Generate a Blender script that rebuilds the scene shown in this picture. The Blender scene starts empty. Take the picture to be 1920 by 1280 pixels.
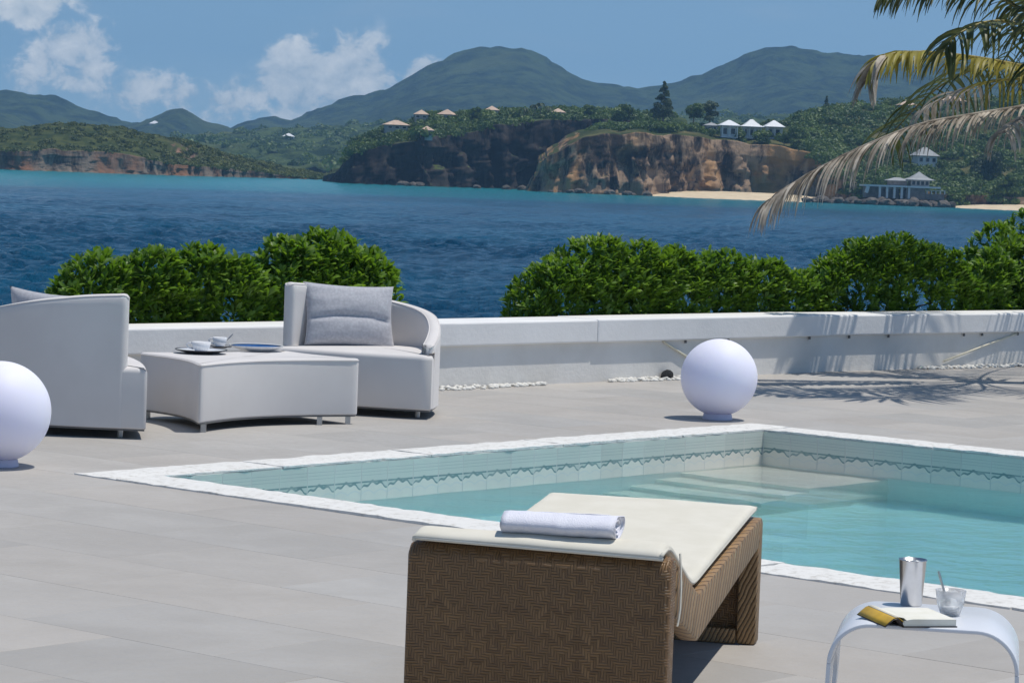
import bpy, bmesh, math, random
import numpy as np
from mathutils import Vector, Matrix, Euler
R = math.radians
PI = math.pi
random.seed(7)
rng = np.random.default_rng(11)
S = bpy.context.scene
COL = S.collection

# ------------------------------------------------------------------ camera
FPX = 5400.0                      # focal length in pixels of a 1920 px wide picture
EYE = Vector((0.0, 0.0, 1.52))
cam_d = bpy.data.cameras.new('camera')
cam_d.sensor_width = 36.0
cam_d.lens = FPX / 1920 * 36
cam_d.clip_start = 0.1
cam_d.clip_end = 30000
cam = bpy.data.objects.new('camera', cam_d)
COL.objects.link(cam)
CR = Matrix.Rotation(PI / 2 - R(3.37), 3, 'X') @ Matrix.Rotation(R(2.17), 3, 'Z')
cam.matrix_world = Matrix.Translation(EYE) @ CR.to_4x4()
S.camera = cam

# ------------------------------------------------------------------ sun and sky
SUN_DIR = Vector((0.30, 0.02, 0.95)).normalized()      # towards the sun
SUN_EL = math.asin(SUN_DIR.z)
SUN_AZ = math.atan2(SUN_DIR.x, SUN_DIR.y)
sd = bpy.data.lights.new('sun', 'SUN')
sd.energy = 3.4
sd.angle = R(0.53)
sd.color = (1.0, 0.95, 0.87)
sun = bpy.data.objects.new('sun', sd)
sun.rotation_euler = SUN_DIR.to_track_quat('Z', 'Y').to_euler()
sun.location = (0, 0, 60)
COL.objects.link(sun)

S.view_settings.view_transform = 'Standard'
S.view_settings.look = 'None'
S.view_settings.gamma = 1
S.view_settings.exposure = 0.06
S.cycles.use_denoising = True
S.cycles.max_bounces = 7
S.cycles.transparent_max_bounces = 12
S.cycles.volume_bounces = 0
S.cycles.sample_clamp_indirect = 6


class NT:
    """small helper for writing node trees as expressions"""
    def __init__(self, tree):
        self.t = tree
        self.n = tree.nodes
        self.l = tree.links

    def node(self, kind, **kw):
        nd = self.n.new(kind)
        for k, v in kw.items():
            setattr(nd, k, v)
        return nd

    def put(self, sock, v):
        if isinstance(v, bpy.types.NodeSocket):
            self.l.new(v, sock)
        elif v is not None:
            if isinstance(v, (tuple, list)) and len(v) == 3 and sock.type == 'RGBA':
                v = (*v, 1)
            sock.default_value = v

    def m(self, op, a, b=None, c=None, clamp=False):
        nd = self.node('ShaderNodeMath', operation=op, use_clamp=clamp)
        for i, v in enumerate((a, b, c)):
            if v is not None:
                self.put(nd.inputs[i], v)
        return nd.outputs[0]

    def vm(self, op, a, b=None):
        nd = self.node('ShaderNodeVectorMath', operation=op)
        self.put(nd.inputs[0], a)
        if b is not None:
            self.put(nd.inputs[1], b)
        return nd.outputs[0]

    def mix(self, f, a, b, blend='MIX'):
        nd = self.node('ShaderNodeMix', data_type='RGBA', blend_type=blend)
        self.put(nd.inputs[0], f)
        self.put(nd.inputs[6], a)
        self.put(nd.inputs[7], b)
        return nd.outputs[2]

    def ss(self, v, lo, hi, a=0.0, b=1.0):
        nd = self.node('ShaderNodeMapRange', interpolation_type='SMOOTHSTEP')
        for i, x in enumerate((v, lo, hi, a, b)):
            self.put(nd.inputs[i], x)
        return nd.outputs[0]

    def noise(self, vec, scale, detail=4, rough=0.55, dist=0.0):
        nd = self.node('ShaderNodeTexNoise')
        if vec is not None:
            self.put(nd.inputs['Vector'], vec)
        nd.inputs['Scale'].default_value = scale
        nd.inputs['Detail'].default_value = detail
        nd.inputs['Roughness'].default_value = rough
        nd.inputs['Distortion'].default_value = dist
        return nd.outputs['Fac']

    def coord(self, which='Object'):
        return self.node('ShaderNodeTexCoord').outputs[which]

    def pos(self):
        return self.node('ShaderNodeNewGeometry').outputs['Position']

    def sep(self, v):
        nd = self.node('ShaderNodeSeparateXYZ')
        self.put(nd.inputs[0], v)
        return nd.outputs

    def comb(self, x, y, z):
        nd = self.node('ShaderNodeCombineXYZ')
        for i, v in enumerate((x, y, z)):
            self.put(nd.inputs[i], v)
        return nd.outputs[0]

    def bump(self, h, strength, dist):
        nd = self.node('ShaderNodeBump')
        nd.inputs['Strength'].default_value = strength
        nd.inputs['Distance'].default_value = dist
        self.put(nd.inputs['Height'], h)
        return nd.outputs[0]


world = bpy.data.worlds.new('World')
S.world = world
world.use_nodes = True
SKY_K = 0.098
n = NT(world.node_tree)
n.n.clear()
out = n.node('ShaderNodeOutputWorld')
bg = n.node('ShaderNodeBackground')
bg.inputs['Strength'].default_value = SKY_K
n.l.new(bg.outputs[0], out.inputs[0])
gen = n.coord('Generated')
gx, gy, gz = n.sep(gen)
sky = n.node('ShaderNodeTexSky', sky_type='NISHITA', sun_disc=False)
sky.sun_elevation = SUN_EL
sky.sun_rotation = SUN_AZ
sky.altitude = 0
sky.air_density = 1.0
sky.dust_density = 0.35
sky.ozone_density = 2.2
# the clear marine air: the pale belt at the horizon is thinner than the model's
n.l.new(n.vm('NORMALIZE', n.comb(gx, gy, n.m('ADD', n.m('ABSOLUTE', gz), 0.13))), sky.inputs['Vector'])
az = n.m('ARCTAN2', gx, gy)
el = n.m('ARCSINE', gz)
DEG = 180 / PI
azd = n.m('MULTIPLY', az, DEG)
eld = n.m('MULTIPLY', el, DEG)
cvec = n.comb(n.m('MULTIPLY', azd, 1.0), n.m('MULTIPLY', eld, 1.25), 3.7)
big = n.noise(cvec, 0.55, 4, 0.6, 0.25)
fine = n.noise(cvec, 1.7, 5, 0.62, 0.3)
# cumulus banks standing along the horizon, all the way round
blobs = [(-9.75, 3.05, 0.75, 0.62, 1.0), (-8.85, 2.0, 0.95, 0.75, .72), (-9.9, 1.6, 0.8, .55, .45),
         (-7.3, 1.35, 1.2, .45, .55),
         (-4.45, 1.75, .62, .72, 1.0), (-3.35, 1.7, .85, .8, 1.0), (-5.6, 1.15, .9, .45, .62), (-4.2, .9, 1.5, .5, .6),
         (-1.95, 1.75, .42, .42, .85), (2.7, 1.55, .3, .22, .62), (-7.0, .85, 3.2, .55, .42), (-4.0, .55, 2.2, .5, .45)]
field = None
for a0, e0, wa, we, amp in blobs:
    dx = n.m('DIVIDE', n.m('SUBTRACT', azd, a0), wa)
    dy = n.m('DIVIDE', n.m('SUBTRACT', eld, e0), we)
    q = n.m('ADD', n.m('MULTIPLY', dx, dx), n.m('MULTIPLY', dy, dy))
    g = n.m('MULTIPLY', n.m('EXPONENT', n.m('MULTIPLY', q, -0.8)), amp)
    field = g if field is None else n.m('MAXIMUM', field, g)
roundabout = n.noise(n.comb(n.m('MULTIPLY', gx, 9), n.m('MULTIPLY', gy, 9), n.m('MULTIPLY', eld, 0.33)), 1.0, 2, 0.5)
ring = n.m('MULTIPLY', n.ss(roundabout, 0.5, 0.68), n.ss(eld, 6.0, 0.5))
ring = n.m('MULTIPLY', ring, n.ss(n.m('ABSOLUTE', azd), 10.5, 13))
field = n.m('MAXIMUM', field, ring)
tex = n.m('ADD', n.m('MULTIPLY', n.m('SUBTRACT', big, 0.5), 1.3), n.m('MULTIPLY', n.m('SUBTRACT', fine, 0.5), 1.35))
dens = n.ss(n.m('ADD', field, tex), 0.20, 0.56)
dens = n.m('MULTIPLY', dens, n.ss(field, 0.06, 0.4))
wisp = n.m('MULTIPLY', n.ss(n.noise(n.comb(n.m('MULTIPLY', azd, .25), eld, 9.1), 0.8, 3, .55, .4), 0.5, 0.85), 0.35)
lightn = n.m('ADD', n.m('MULTIPLY', n.m('SUBTRACT', fine, 0.40), 2.2), n.m('MULTIPLY', n.ss(eld, .3, 2.8), 0.35), clamp=True)
ccol = n.mix(lightn, (0.34 / SKY_K, 0.45 / SKY_K, 0.56 / SKY_K), (0.84 / SKY_K, 0.86 / SKY_K, 0.87 / SKY_K))
scol = n.mix(1.0, sky.outputs[0], (0.84, 0.97, 1.0), 'MULTIPLY')
scol = n.mix(wisp, scol, (0.30 / SKY_K, 0.42 / SKY_K, 0.56 / SKY_K))
veil = n.m('MULTIPLY', n.ss(eld, 2.4, 0.2), n.m('ADD', n.m('MULTIPLY', n.ss(big, 0.35, 0.65), 0.45), 0.05))
scol = n.mix(veil, scol, (0.36 / SKY_K, 0.48 / SKY_K, 0.60 / SKY_K))
n.l.new(n.mix(n.m('MULTIPLY', dens, 0.9), scol, ccol), bg.inputs['Color'])

# ------------------------------------------------------------------ helpers
def at(px, py, z=None, Y=None):
    """world point seen at a photo pixel, on the level z or at the depth Y"""
    d = CR @ Vector(((px - 960) / FPX, (640 - py) / FPX, -1))
    t = (z - EYE.z) / d.z if z is not None else Y / d.y
    return EYE + d * t


CRI = CR.transposed()
def proj(p):
    q = CRI @ (Vector(p) - EYE)
    return 960 + q.x / -q.z * FPX, 640 - q.y / -q.z * FPX


def tag(o, label=None, cat=None, group=None, kind=None):
    if label: o['label'] = label
    if cat: o['category'] = cat
    if group: o['group'] = group
    if kind: o['kind'] = kind
    return o


def empty(name, loc=(0, 0, 0), rz=0, label=None, cat=None, group=None):
    o = bpy.data.objects.new(name, None)
    COL.objects.link(o)
    o.location = loc
    o.rotation_euler = (0, 0, rz)
    o.empty_display_size = 0.1
    return tag(o, label, cat, group)


def link(name, me, parent=None, loc=None, rot=None, scale=None):
    o = bpy.data.objects.new(name, me)
    COL.objects.link(o)
    if parent: o.parent = parent
    if loc is not None: o.location = loc
    if rot is not None: o.rotation_euler = rot
    if scale is not None: o.scale = scale
    return o


def mesh_np(name, V, F, mat=None, smooth=False):
    """mesh from numpy arrays; F is (n,3) or (n,4)"""
    V = np.asarray(V, dtype=np.float32)
    F = np.asarray(F, dtype=np.int32)
    me = bpy.data.meshes.new(name)
    k = F.shape[1]
    me.vertices.add(len(V))
    me.vertices.foreach_set('co', V.ravel())
    me.loops.add(F.size)
    me.loops.foreach_set('vertex_index', F.ravel())
    me.polygons.add(len(F))
    me.polygons.foreach_set('loop_start', np.arange(0, F.size, k, dtype=np.int32))
    me.polygons.foreach_set('loop_total', np.full(len(F), k, dtype=np.int32))
    if smooth:
        me.polygons.foreach_set('use_smooth', np.ones(len(F), dtype=bool))
    me.update(calc_edges=True)
    me.validate()
    if mat: me.materials.append(mat)
    return me


def vattr(me, name, vals):
    a = me.attributes.new(name, 'FLOAT', 'POINT')
    a.data.foreach_set('value', np.asarray(vals, dtype=np.float32))


def grid_faces(nr, nc, wrap=False):
    r = np.arange(nr - 1)[:, None]
    c = np.arange(nc if wrap else nc - 1)[None, :]
    c2 = (c + 1) % nc
    a = r * nc + c
    b = r * nc + c2
    return np.stack([a, b, b + nc, a + nc], -1).reshape(-1, 4)


class MB:
    def __init__(self):
        self.v, self.f = [], []

    def add(self, vs, fs):
        o = len(self.v)
        self.v += [tuple(p) for p in vs]
        self.f += [tuple(i + o for i in f) for f in fs]
        return self

    def box(self, c, s, rot=None, M=None):
        hx, hy, hz = s[0] / 2, s[1] / 2, s[2] / 2
        vs = [Vector((x, y, z)) for x in (-hx, hx) for y in (-hy, hy) for z in (-hz, hz)]
        if rot is not None:
            e = Euler(rot).to_matrix()
            vs = [e @ p for p in vs]
        vs = [p + Vector(c) for p in vs]
        if M: vs = [M @ p for p in vs]
        return self.add(vs, [(0, 1, 3, 2), (4, 6, 7, 5), (0, 4, 5, 1), (2, 3, 7, 6), (0, 2, 6, 4), (1, 5, 7, 3)])

    def tube(self, pts, rad, seg=8, caps=True):
        pts = [Vector(p) for p in pts]
        rs = rad if isinstance(rad, (list, tuple)) else [rad] * len(pts)
        vs, fs = [], []
        up = None
        for i, p in enumerate(pts):
            t = (pts[min(i + 1, len(pts) - 1)] - pts[max(i - 1, 0)]).normalized()
            if up is None:
                up = Vector((0, 0, 1)) if abs(t.z) < .9 else Vector((1, 0, 0))
            sd_ = t.cross(up).normalized()
            up = sd_.cross(t).normalized()
            for k in range(seg):
                a = 2 * PI * k / seg
                vs.append(p + (sd_ * math.cos(a) + up * math.sin(a)) * rs[i])
        for i in range(len(pts) - 1):
            for k in range(seg):
                k2 = (k + 1) % seg
                fs.append((i * seg + k, i * seg + k2, (i + 1) * seg + k2, (i + 1) * seg + k))
        if caps:
            fs.append(tuple(range(seg - 1, -1, -1)))
            fs.append(tuple((len(pts) - 1) * seg + k for k in range(seg)))
        return self.add(vs, fs)

    def lathe(self, prof, seg=32, c=(0, 0, 0), caps=True):
        vs, fs = [], []
        for r, z in prof:
            for k in range(seg):
                a = 2 * PI * k / seg
                vs.append((c[0] + r * math.cos(a), c[1] + r * math.sin(a), c[2] + z))
        for i in range(len(prof) - 1):
            for k in range(seg):
                k2 = (k + 1) % seg
                fs.append((i * seg + k, i * seg + k2, (i + 1) * seg + k2, (i + 1) * seg + k))
        if caps:
            fs.append(tuple(range(seg - 1, -1, -1)))
            fs.append(tuple((len(prof) - 1) * seg + k for k in range(seg)))
        return self.add(vs, fs)

    def mesh(self, name, mat=None, smooth=False, bevel=0, bseg=2, angle=35):
        me = bpy.data.meshes.new(name)
        me.from_pydata(self.v, [], self.f)
        bm = bmesh.new()
        bm.from_mesh(me)
        bmesh.ops.recalc_face_normals(bm, faces=bm.faces)
        if bevel:
            es = [e for e in bm.edges if len(e.link_faces) == 2 and e.calc_face_angle(0) > R(angle)]
            bmesh.ops.bevel(bm, geom=es, offset=bevel, segments=bseg, profile=0.5, affect='EDGES', clamp_overlap=True)
        bm.to_mesh(me)
        bm.free()
        if smooth:
            for p in me.polygons: p.use_smooth = True
        if smooth and smooth != 'all':
            try:
                me.set_sharp_from_angle(angle=R(40))
            except Exception:
                pass
        if mat: me.materials.append(mat)
        return me

    def build(self, name, mat, parent=None, loc=None, rot=None, **k):
        return link(name, self.mesh(name, mat, **k), parent, loc, rot)


def box_uv(me):
    """UV in metres, by each face's main direction"""
    uv = me.uv_layers.new(name='UVMap')
    for p in me.polygons:
        nx, ny, nz = (abs(c) for c in p.normal)
        for li in p.loop_indices:
            co = me.vertices[me.loops[li].vertex_index].co
            if nz >= nx and nz >= ny: uv.data[li].uv = (co.x, co.y)
            elif nx >= ny: uv.data[li].uv = (co.y, co.z)
            else: uv.data[li].uv = (co.x, co.z)


def rounded_prism(poly, z0, z1, rt, rb=0.01, nr=5, dome=0.0):
    """upright body over a closed plan outline, with rounded top and bottom edges"""
    P = np.array(poly, float)
    N = len(P)
    t = np.roll(P, -1, 0) - np.roll(P, 1, 0)
    t /= np.linalg.norm(t, axis=1)[:, None] + 1e-9
    nrm = np.stack([t[:, 1], -t[:, 0]], 1)
    area = 0.5 * np.sum(P[:, 0] * np.roll(P[:, 1], -1) - np.roll(P[:, 0], -1) * P[:, 1])
    if area < 0: nrm = -nrm
    rings = []
    for k in range(nr + 1):
        a = PI / 2 * k / nr
        rings.append((rb * (1 - math.sin(a)), z0 + rb * (1 - math.cos(a))))
    for k in range(nr + 1):
        a = PI / 2 * k / nr
        rings.append((rt * (1 - math.cos(a)), z1 - rt * (1 - math.sin(a))))
    c = P.mean(0)
    V = []
    for o, z in rings:
        Q = P - nrm * o
        V.append(np.column_stack([Q, np.full(N, z)]))
    base = P - nrm * rt
    for k in range(1, 9):
        f = k / 9
        Q = base + (c - base) * f
        V.append(np.column_stack([Q, np.full(N, z1 + dome * (1 - (1 - f) ** 2))]))
    nrw = len(V)
    V = np.concatenate(V)
    mb = MB()
    F = [tuple(x) for x in grid_faces(nrw, N, True)]
    F.append(tuple(range(N - 1, -1, -1)))
    F.append(tuple((nrw - 1) * N + k for k in range(N)))
    return mb.add(V, F)


# lattice noise in numpy
_lat = rng.random((64, 64, 64))
def vnoise(x, y, z=0.0):
    x, y, z = np.broadcast_arrays(np.asarray(x, float), np.asarray(y, float), np.asarray(z, float))
    xi, yi, zi = np.floor(x).astype(int), np.floor(y).astype(int), np.floor(z).astype(int)
    fx, fy, fz = x - xi, y - yi, z - zi
    fx, fy, fz = (t * t * (3 - 2 * t) for t in (fx, fy, fz))
    def L(a, b, c): return _lat[(xi + a) & 63, (yi + b) & 63, (zi + c) & 63]
    a = L(0, 0, 0) * (1 - fx) + L(1, 0, 0) * fx
    b = L(0, 1, 0) * (1 - fx) + L(1, 1, 0) * fx
    c = L(0, 0, 1) * (1 - fx) + L(1, 0, 1) * fx
    d = L(0, 1, 1) * (1 - fx) + L(1, 1, 1) * fx
    return (a * (1 - fy) + b * fy) * (1 - fz) + (c * (1 - fy) + d * fy) * fz


def fbm(x, y, z=0.0, o=5, g=0.5):
    s, a, tot = 0, 1, 0
    for i in range(o):
        s = s + a * vnoise(np.asarray(x) * 2 ** i + 17.3 * i, np.asarray(y) * 2 ** i + 5.1 * i, np.asarray(z) * 2 ** i)
        tot += a
        a *= g
    return s / tot - 0.5


# ------------------------------------------------------------------ materials
MATS = {}
def mat(name, col, rough=0.6, var=0.12, vscale=6.0, bump=0.0, bscale=40.0, metal=0.0, spec=0.5, trans=0.0, coord='Object', ramp=None, rand=0.0, emit=None, sheen=0.0):
    m = bpy.data.materials.new(name)
    m.use_nodes = True
    n = NT(m.node_tree)
    b = n.n['Principled BSDF']
    b.inputs['Roughness'].default_value = rough
    b.inputs['Metallic'].default_value = metal
    b.inputs['Specular IOR Level'].default_value = spec
    if sheen: b.inputs['Sheen Weight'].default_value = sheen
    co = n.pos() if coord == 'World' else n.coord(coord)
    f = n.noise(co, vscale, 5, 0.6)
    c2 = ramp or tuple(min(1, c * (1 + var)) for c in col)
    c1 = col if ramp else tuple(c * (1 - var) for c in col)
    c = n.mix(n.ss(f, 0.3, 0.7), c1, c2)
    if rand:
        r = n.node('ShaderNodeObjectInfo').outputs['Random']
        k = n.m('ADD', n.m('MULTIPLY', r, 2 * rand), 1 - rand)
        c = n.mix(1.0, c, n.comb(k, k, k), 'MULTIPLY')
    n.l.new(c, b.inputs['Base Color'])
    if bump:
        n.l.new(n.bump(n.noise(co, bscale, 5, 0.65), bump, 1.0 / bscale), b.inputs['Normal'])
    if trans:
        t = n.node('ShaderNodeBsdfTranslucent')
        n.l.new(c, t.inputs['Color'])
        mx = n.node('ShaderNodeMixShader')
        mx.inputs[0].default_value = trans
        n.l.new(b.outputs[0], mx.inputs[1])
        n.l.new(t.outputs[0], mx.inputs[2])
        n.l.new(mx.outputs[0], n.n['Material Output'].inputs['Surface'])
    MATS[name] = m
    return m


M_white_wall = mat('white_wall_paint', (0.66, 0.64, 0.60), 0.8, 0.10, 1.4, 0.12, 30, ramp=(0.76, 0.745, 0.715), coord='World')
M_cap = mat('white_cap_paint', (0.75, 0.745, 0.735), 0.7, 0.06, 2.0, 0.10, 30, ramp=(0.81, 0.805, 0.795), coord='World')
M_fabric = mat('white_outdoor_fabric', (0.645, 0.612, 0.59), 0.85, 0.05, 2.2, 0.12, 420, ramp=(0.70, 0.668, 0.645), sheen=0.15)
M_pillow = mat('grey_cushion_fabric', (0.37, 0.37, 0.40), 0.9, 0.08, 60.0, 0.25, 350, ramp=(0.47, 0.47, 0.50), sheen=0.2)
M_steel = mat('brushed_steel', (0.42, 0.42, 0.42), 0.35, 0.08, 30, 0.05, 200, metal=0.9)
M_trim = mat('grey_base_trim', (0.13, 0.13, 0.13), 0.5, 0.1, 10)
M_cream = mat('cream_mattress_cloth', (0.65, 0.615, 0.52), 0.9, 0.05, 8, 0.15, 400, ramp=(0.70, 0.665, 0.575))
M_towel = mat('white_terry', (0.74, 0.74, 0.82), 0.95, 0.04, 30, 0.9, 260, ramp=(0.80, 0.80, 0.86))
M_globe_base = mat('lilac_lamp_base', (0.60, 0.58, 0.72), 0.5, 0.03, 8)
M_plastic = mat('white_plastic', (0.72, 0.735, 0.77), 0.28, 0.02, 5)
M_china = mat('white_china', (0.75, 0.76, 0.78), 0.15, 0.03, 10)
M_blue_china = mat('blue_glaze', (0.03, 0.10, 0.28), 0.12, 0.15, 30)
M_under_shade = mat('under_shade_tone', (0.03, 0.03, 0.04), 0.3, 0.1, 20)  # dark colour stands for the shade under plate and saucer
M_tumbler = mat('polished_tumbler_metal', (0.60, 0.60, 0.60), 0.27, 0.05, 30, metal=1.0)
M_paper = mat('book_paper', (0.72, 0.70, 0.60), 0.9, 0.05, 20, ramp=(0.78, 0.76, 0.68))
M_yellow = mat('yellow_endpaper', (0.62, 0.38, 0.04), 0.6, 0.1, 20)
M_cover = mat('dark_book_cover', (0.03, 0.022, 0.02), 0.5, 0.1, 20)
M_rock = mat('dark_stone', (0.02, 0.022, 0.025), 0.9, 0.3, 20, 0.6, 30)
M_soil = mat('planter_soil', (0.09, 0.065, 0.045), 0.95, 0.3, 5, 0.8, 20)
M_stem = mat('shrub_stem', (0.10, 0.075, 0.05), 0.9, 0.2, 30, 0.5, 60)
M_grout = mat('grout', (0.44, 0.425, 0.40), 0.95, 0.1, 8, coord='World')
M_pebble = mat('white_pebbles', (0.62, 0.60, 0.55), 0.8, 0.15, 12, ramp=(0.75, 0.74, 0.7))
M_plaster = mat('pool_plaster', (0.76, 0.81, 0.79), 0.8, 0.05, 2, coord='World', ramp=(0.80, 0.84, 0.82))
M_step = mat('pool_step_plaster', (0.82, 0.79, 0.70), 0.8, 0.04, 3, coord='World', ramp=(0.86, 0.83, 0.75))
M_bank = mat('bank_rock', (0.14, 0.12, 0.10), 0.95, 0.3, 2, 0.7, 6)
M_sand = mat('beach_sand', (0.58, 0.46, 0.30), 0.95, 0.1, 0.3, ramp=(0.70, 0.58, 0.40), coord='World')
M_bark = mat('palm_bark', (0.16, 0.125, 0.09), 0.95, 0.25, 14, 0.8, 30)


def mat_terrace():
    m = bpy.data.materials.new('terrace_stone_tile')
    m.use_nodes = True
    n = NT(m.node_tree)
    b = n.n['Principled BSDF']
    p = n.pos()
    r = n.node('ShaderNodeObjectInfo').outputs['Random']
    off = n.vm('ADD', p, n.comb(n.m('MULTIPLY', r, 37.0), n.m('MULTIPLY', r, 91.0), 0.0))
    st = n.vm('MULTIPLY', off, (1.0, 1.0, 1.0))
    f1 = n.noise(st, 1.7, 6, 0.6, 0.6)
    f2 = n.noise(st, 18, 5, 0.7)
    dirt = n.noise(p, 0.55, 5, 0.6, 0.5)
    c = n.mix(n.ss(f1, 0.3, 0.72), (0.385, 0.363, 0.334), (0.438, 0.416, 0.387))
    c = n.mix(n.m('MULTIPLY', n.ss(f2, 0.45, 0.75), 0.30), c, (0.335, 0.318, 0.30))
    c = n.mix(n.m('MULTIPLY', n.ss(dirt, 0.42, 0.72), 0.3), c, (0.36, 0.342, 0.322))
    k = n.m('ADD', n.m('MULTIPLY', r, 0.12), 0.94)
    warm = n.m('ADD', n.m('MULTIPLY', n.m('FRACT', n.m('MULTIPLY', r, 7.31)), 0.03), 0.985)
    c = n.mix(1.0, c, n.comb(n.m('MULTIPLY', k, warm), k, n.m('DIVIDE', k, warm)), 'MULTIPLY')
    n.l.new(c, b.inputs['Base Color'])
    n.l.new(n.ss(f2, 0.2, 0.8, 0.5, 0.8), b.inputs['Roughness'])
    b.inputs['Specular IOR Level'].default_value = 0.35
    n.l.new(n.bump(f2, 0.25, 0.01), b.inputs['Normal'])
    return m


def mat_coping():
    m = bpy.data.materials.new('rough_white_limestone')
    m.use_nodes = True
    n = NT(m.node_tree)
    b = n.n['Principled BSDF']
    p = n.pos()
    f = n.noise(p, 26, 6, 0.75)
    g = n.noise(p, 3, 4, 0.6)
    c = n.mix(n.ss(f, 0.33, 0.52), (0.53, 0.51, 0.47), (0.73, 0.72, 0.69))
    c = n.mix(n.m('MULTIPLY', n.ss(g, 0.5, 0.75), 0.25), c, (0.58, 0.56, 0.51))
    n.l.new(c, b.inputs['Base Color'])
    b.inputs['Roughness'].default_value = 0.85
    n.l.new(n.bump(f, 0.35, 0.012), b.inputs['Normal'])
    return m


def mat_pool_tile():
    """glazed tile: fine lines above, a scalloped dark motif, plain ivory below (flat print)"""
    m = bpy.data.materials.new('pool_border_tile')
    m.use_nodes = True
    n = NT(m.node_tree)
    b = n.n['Principled BSDF']
    u, v, _ = n.sep(n.coord('UV'))
    ivory = (0.75, 0.72, 0.64)
    sage = (0.60, 0.63, 0.57)
    teal = (0.19, 0.29, 0.29)
    white = (0.68, 0.68, 0.64)
    def band(x, lo, hi):
        return n.m('MULTIPLY', n.m('GREATER_THAN', x, lo), n.m('LESS_THAN', x, hi))
    tri = n.m('ABSOLUTE', n.m('SUBTRACT', n.m('FRACT', n.m('ADD', u, .5)), .5))        # 0 at the joints, .5 in the middle
    arch = n.m('ABSOLUTE', n.m('SINE', n.m('MULTIPLY', u, PI)))
    ripple = n.m('MULTIPLY', n.m('SINE', n.m('MULTIPLY', u, 6 * PI)), 0.035)
    mid = n.m('ADD', n.m('ADD', 0.32, n.m('MULTIPLY', arch, 0.15)), ripple)
    c = n.mix(n.m('GREATER_THAN', v, 0.50), ivory, sage)
    for a, z in ((0.66, 0.675), (0.745, 0.76), (0.83, 0.845)):
        c = n.mix(band(v, a, z), c, (0.45, 0.50, 0.47))
    c = n.mix(band(v, 0.47, 0.515), c, teal)
    c = n.mix(n.m('LESS_THAN', n.m('ABSOLUTE', n.m('SUBTRACT', v, mid)), n.m('ADD', 0.020, n.m('MULTIPLY', arch, .02))), c, teal)
    c = n.mix(band(v, n.m('ADD', mid, 0.03), 0.47), c, (0.56, 0.60, 0.55))
    lace = n.m('SUBTRACT', n.m('ADD', 0.18, n.m('MULTIPLY', n.m('ABSOLUTE', n.m('SINE', n.m('MULTIPLY', u, 2 * PI))), 0.09)), v)
    c = n.mix(n.m('LESS_THAN', n.m('ABSOLUTE', lace), 0.018), c, white)
    c = n.mix(n.m('LESS_THAN', tri, 0.018), c, white)
    f = n.noise(n.pos(), 9, 4)
    c = n.mix(n.m('MULTIPLY', n.ss(f, 0.4, 0.7), 0.3), c, (0.62, 0.63, 0.58))
    r = n.node('ShaderNodeObjectInfo').outputs['Random']
    k = n.m('ADD', n.m('MULTIPLY', r, 0.10), 0.95)
    c = n.mix(1.0, c, n.comb(k, k, k), 'MULTIPLY')
    n.l.new(c, b.inputs['Base Color'])
    b.inputs['Roughness'].default_value = 0.25
    return m


def mat_wicker():
    m = bpy.data.materials.new('brown_wicker')
    m.use_nodes = True
    n = NT(m.node_tree)
    b = n.n['Principled BSDF']
    uvw = n.coord('UV')
    U, V, _ = n.sep(uvw)
    wob = n.m('MULTIPLY', n.m('SUBTRACT', n.noise(uvw, 12, 3), 0.5), 0.016)
    u = n.m('DIVIDE', n.m('ADD', U, wob), 0.0078)
    v = n.m('DIVIDE', n.m('ADD', V, wob), 0.0078)
    i = n.m('FLOOR', u)
    j = n.m('FLOOR', v)
    blk = n.m('FLOORED_MODULO', n.m('FLOOR', n.m('DIVIDE', i, 5)), 2)
    dr = n.m('SUBTRACT', n.m('MULTIPLY', blk, 2), 1)
    a = n.m('FLOORED_MODULO', n.m('ADD', n.m('MULTIPLY', i, dr), j), 6)
    hor = n.m('LESS_THAN', a, 3)
    fh = n.m('SINE', n.m('MULTIPLY', n.m('FRACT', v), PI))
    fv = n.m('SINE', n.m('MULTIPLY', n.m('FRACT', u), PI))
    h = n.m('ADD', n.m('MULTIPLY', fh, hor), n.m('MULTIPLY', fv, n.m('SUBTRACT', 1.0, hor)))
    hs = n.m('POWER', h, 0.6)
    sid = n.m('ADD', n.m('MULTIPLY', hor, n.m('MULTIPLY', j, 1.37)), n.m('MULTIPLY', n.m('SUBTRACT', 1.0, hor), n.m('MULTIPLY', i, 2.11)))
    sn = n.node('ShaderNodeTexWhiteNoise', noise_dimensions='1D')
    n.l.new(sid, sn.inputs['W'])
    c = n.mix(sn.outputs['Value'], (0.150, 0.080, 0.031), (0.265, 0.150, 0.062))
    c = n.mix(n.ss(n.noise(uvw, 7, 4), 0.35, 0.7), c, (0.195, 0.110, 0.047))
    c = n.mix(n.ss(h, 0.0, 0.45), (0.060, 0.032, 0.014), c)
    n.l.new(c, b.inputs['Base Color'])
    b.inputs['Roughness'].default_value = 0.5
    n.l.new(n.bump(hs, 0.8, 0.003), b.inputs['Normal'])
    return m


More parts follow.
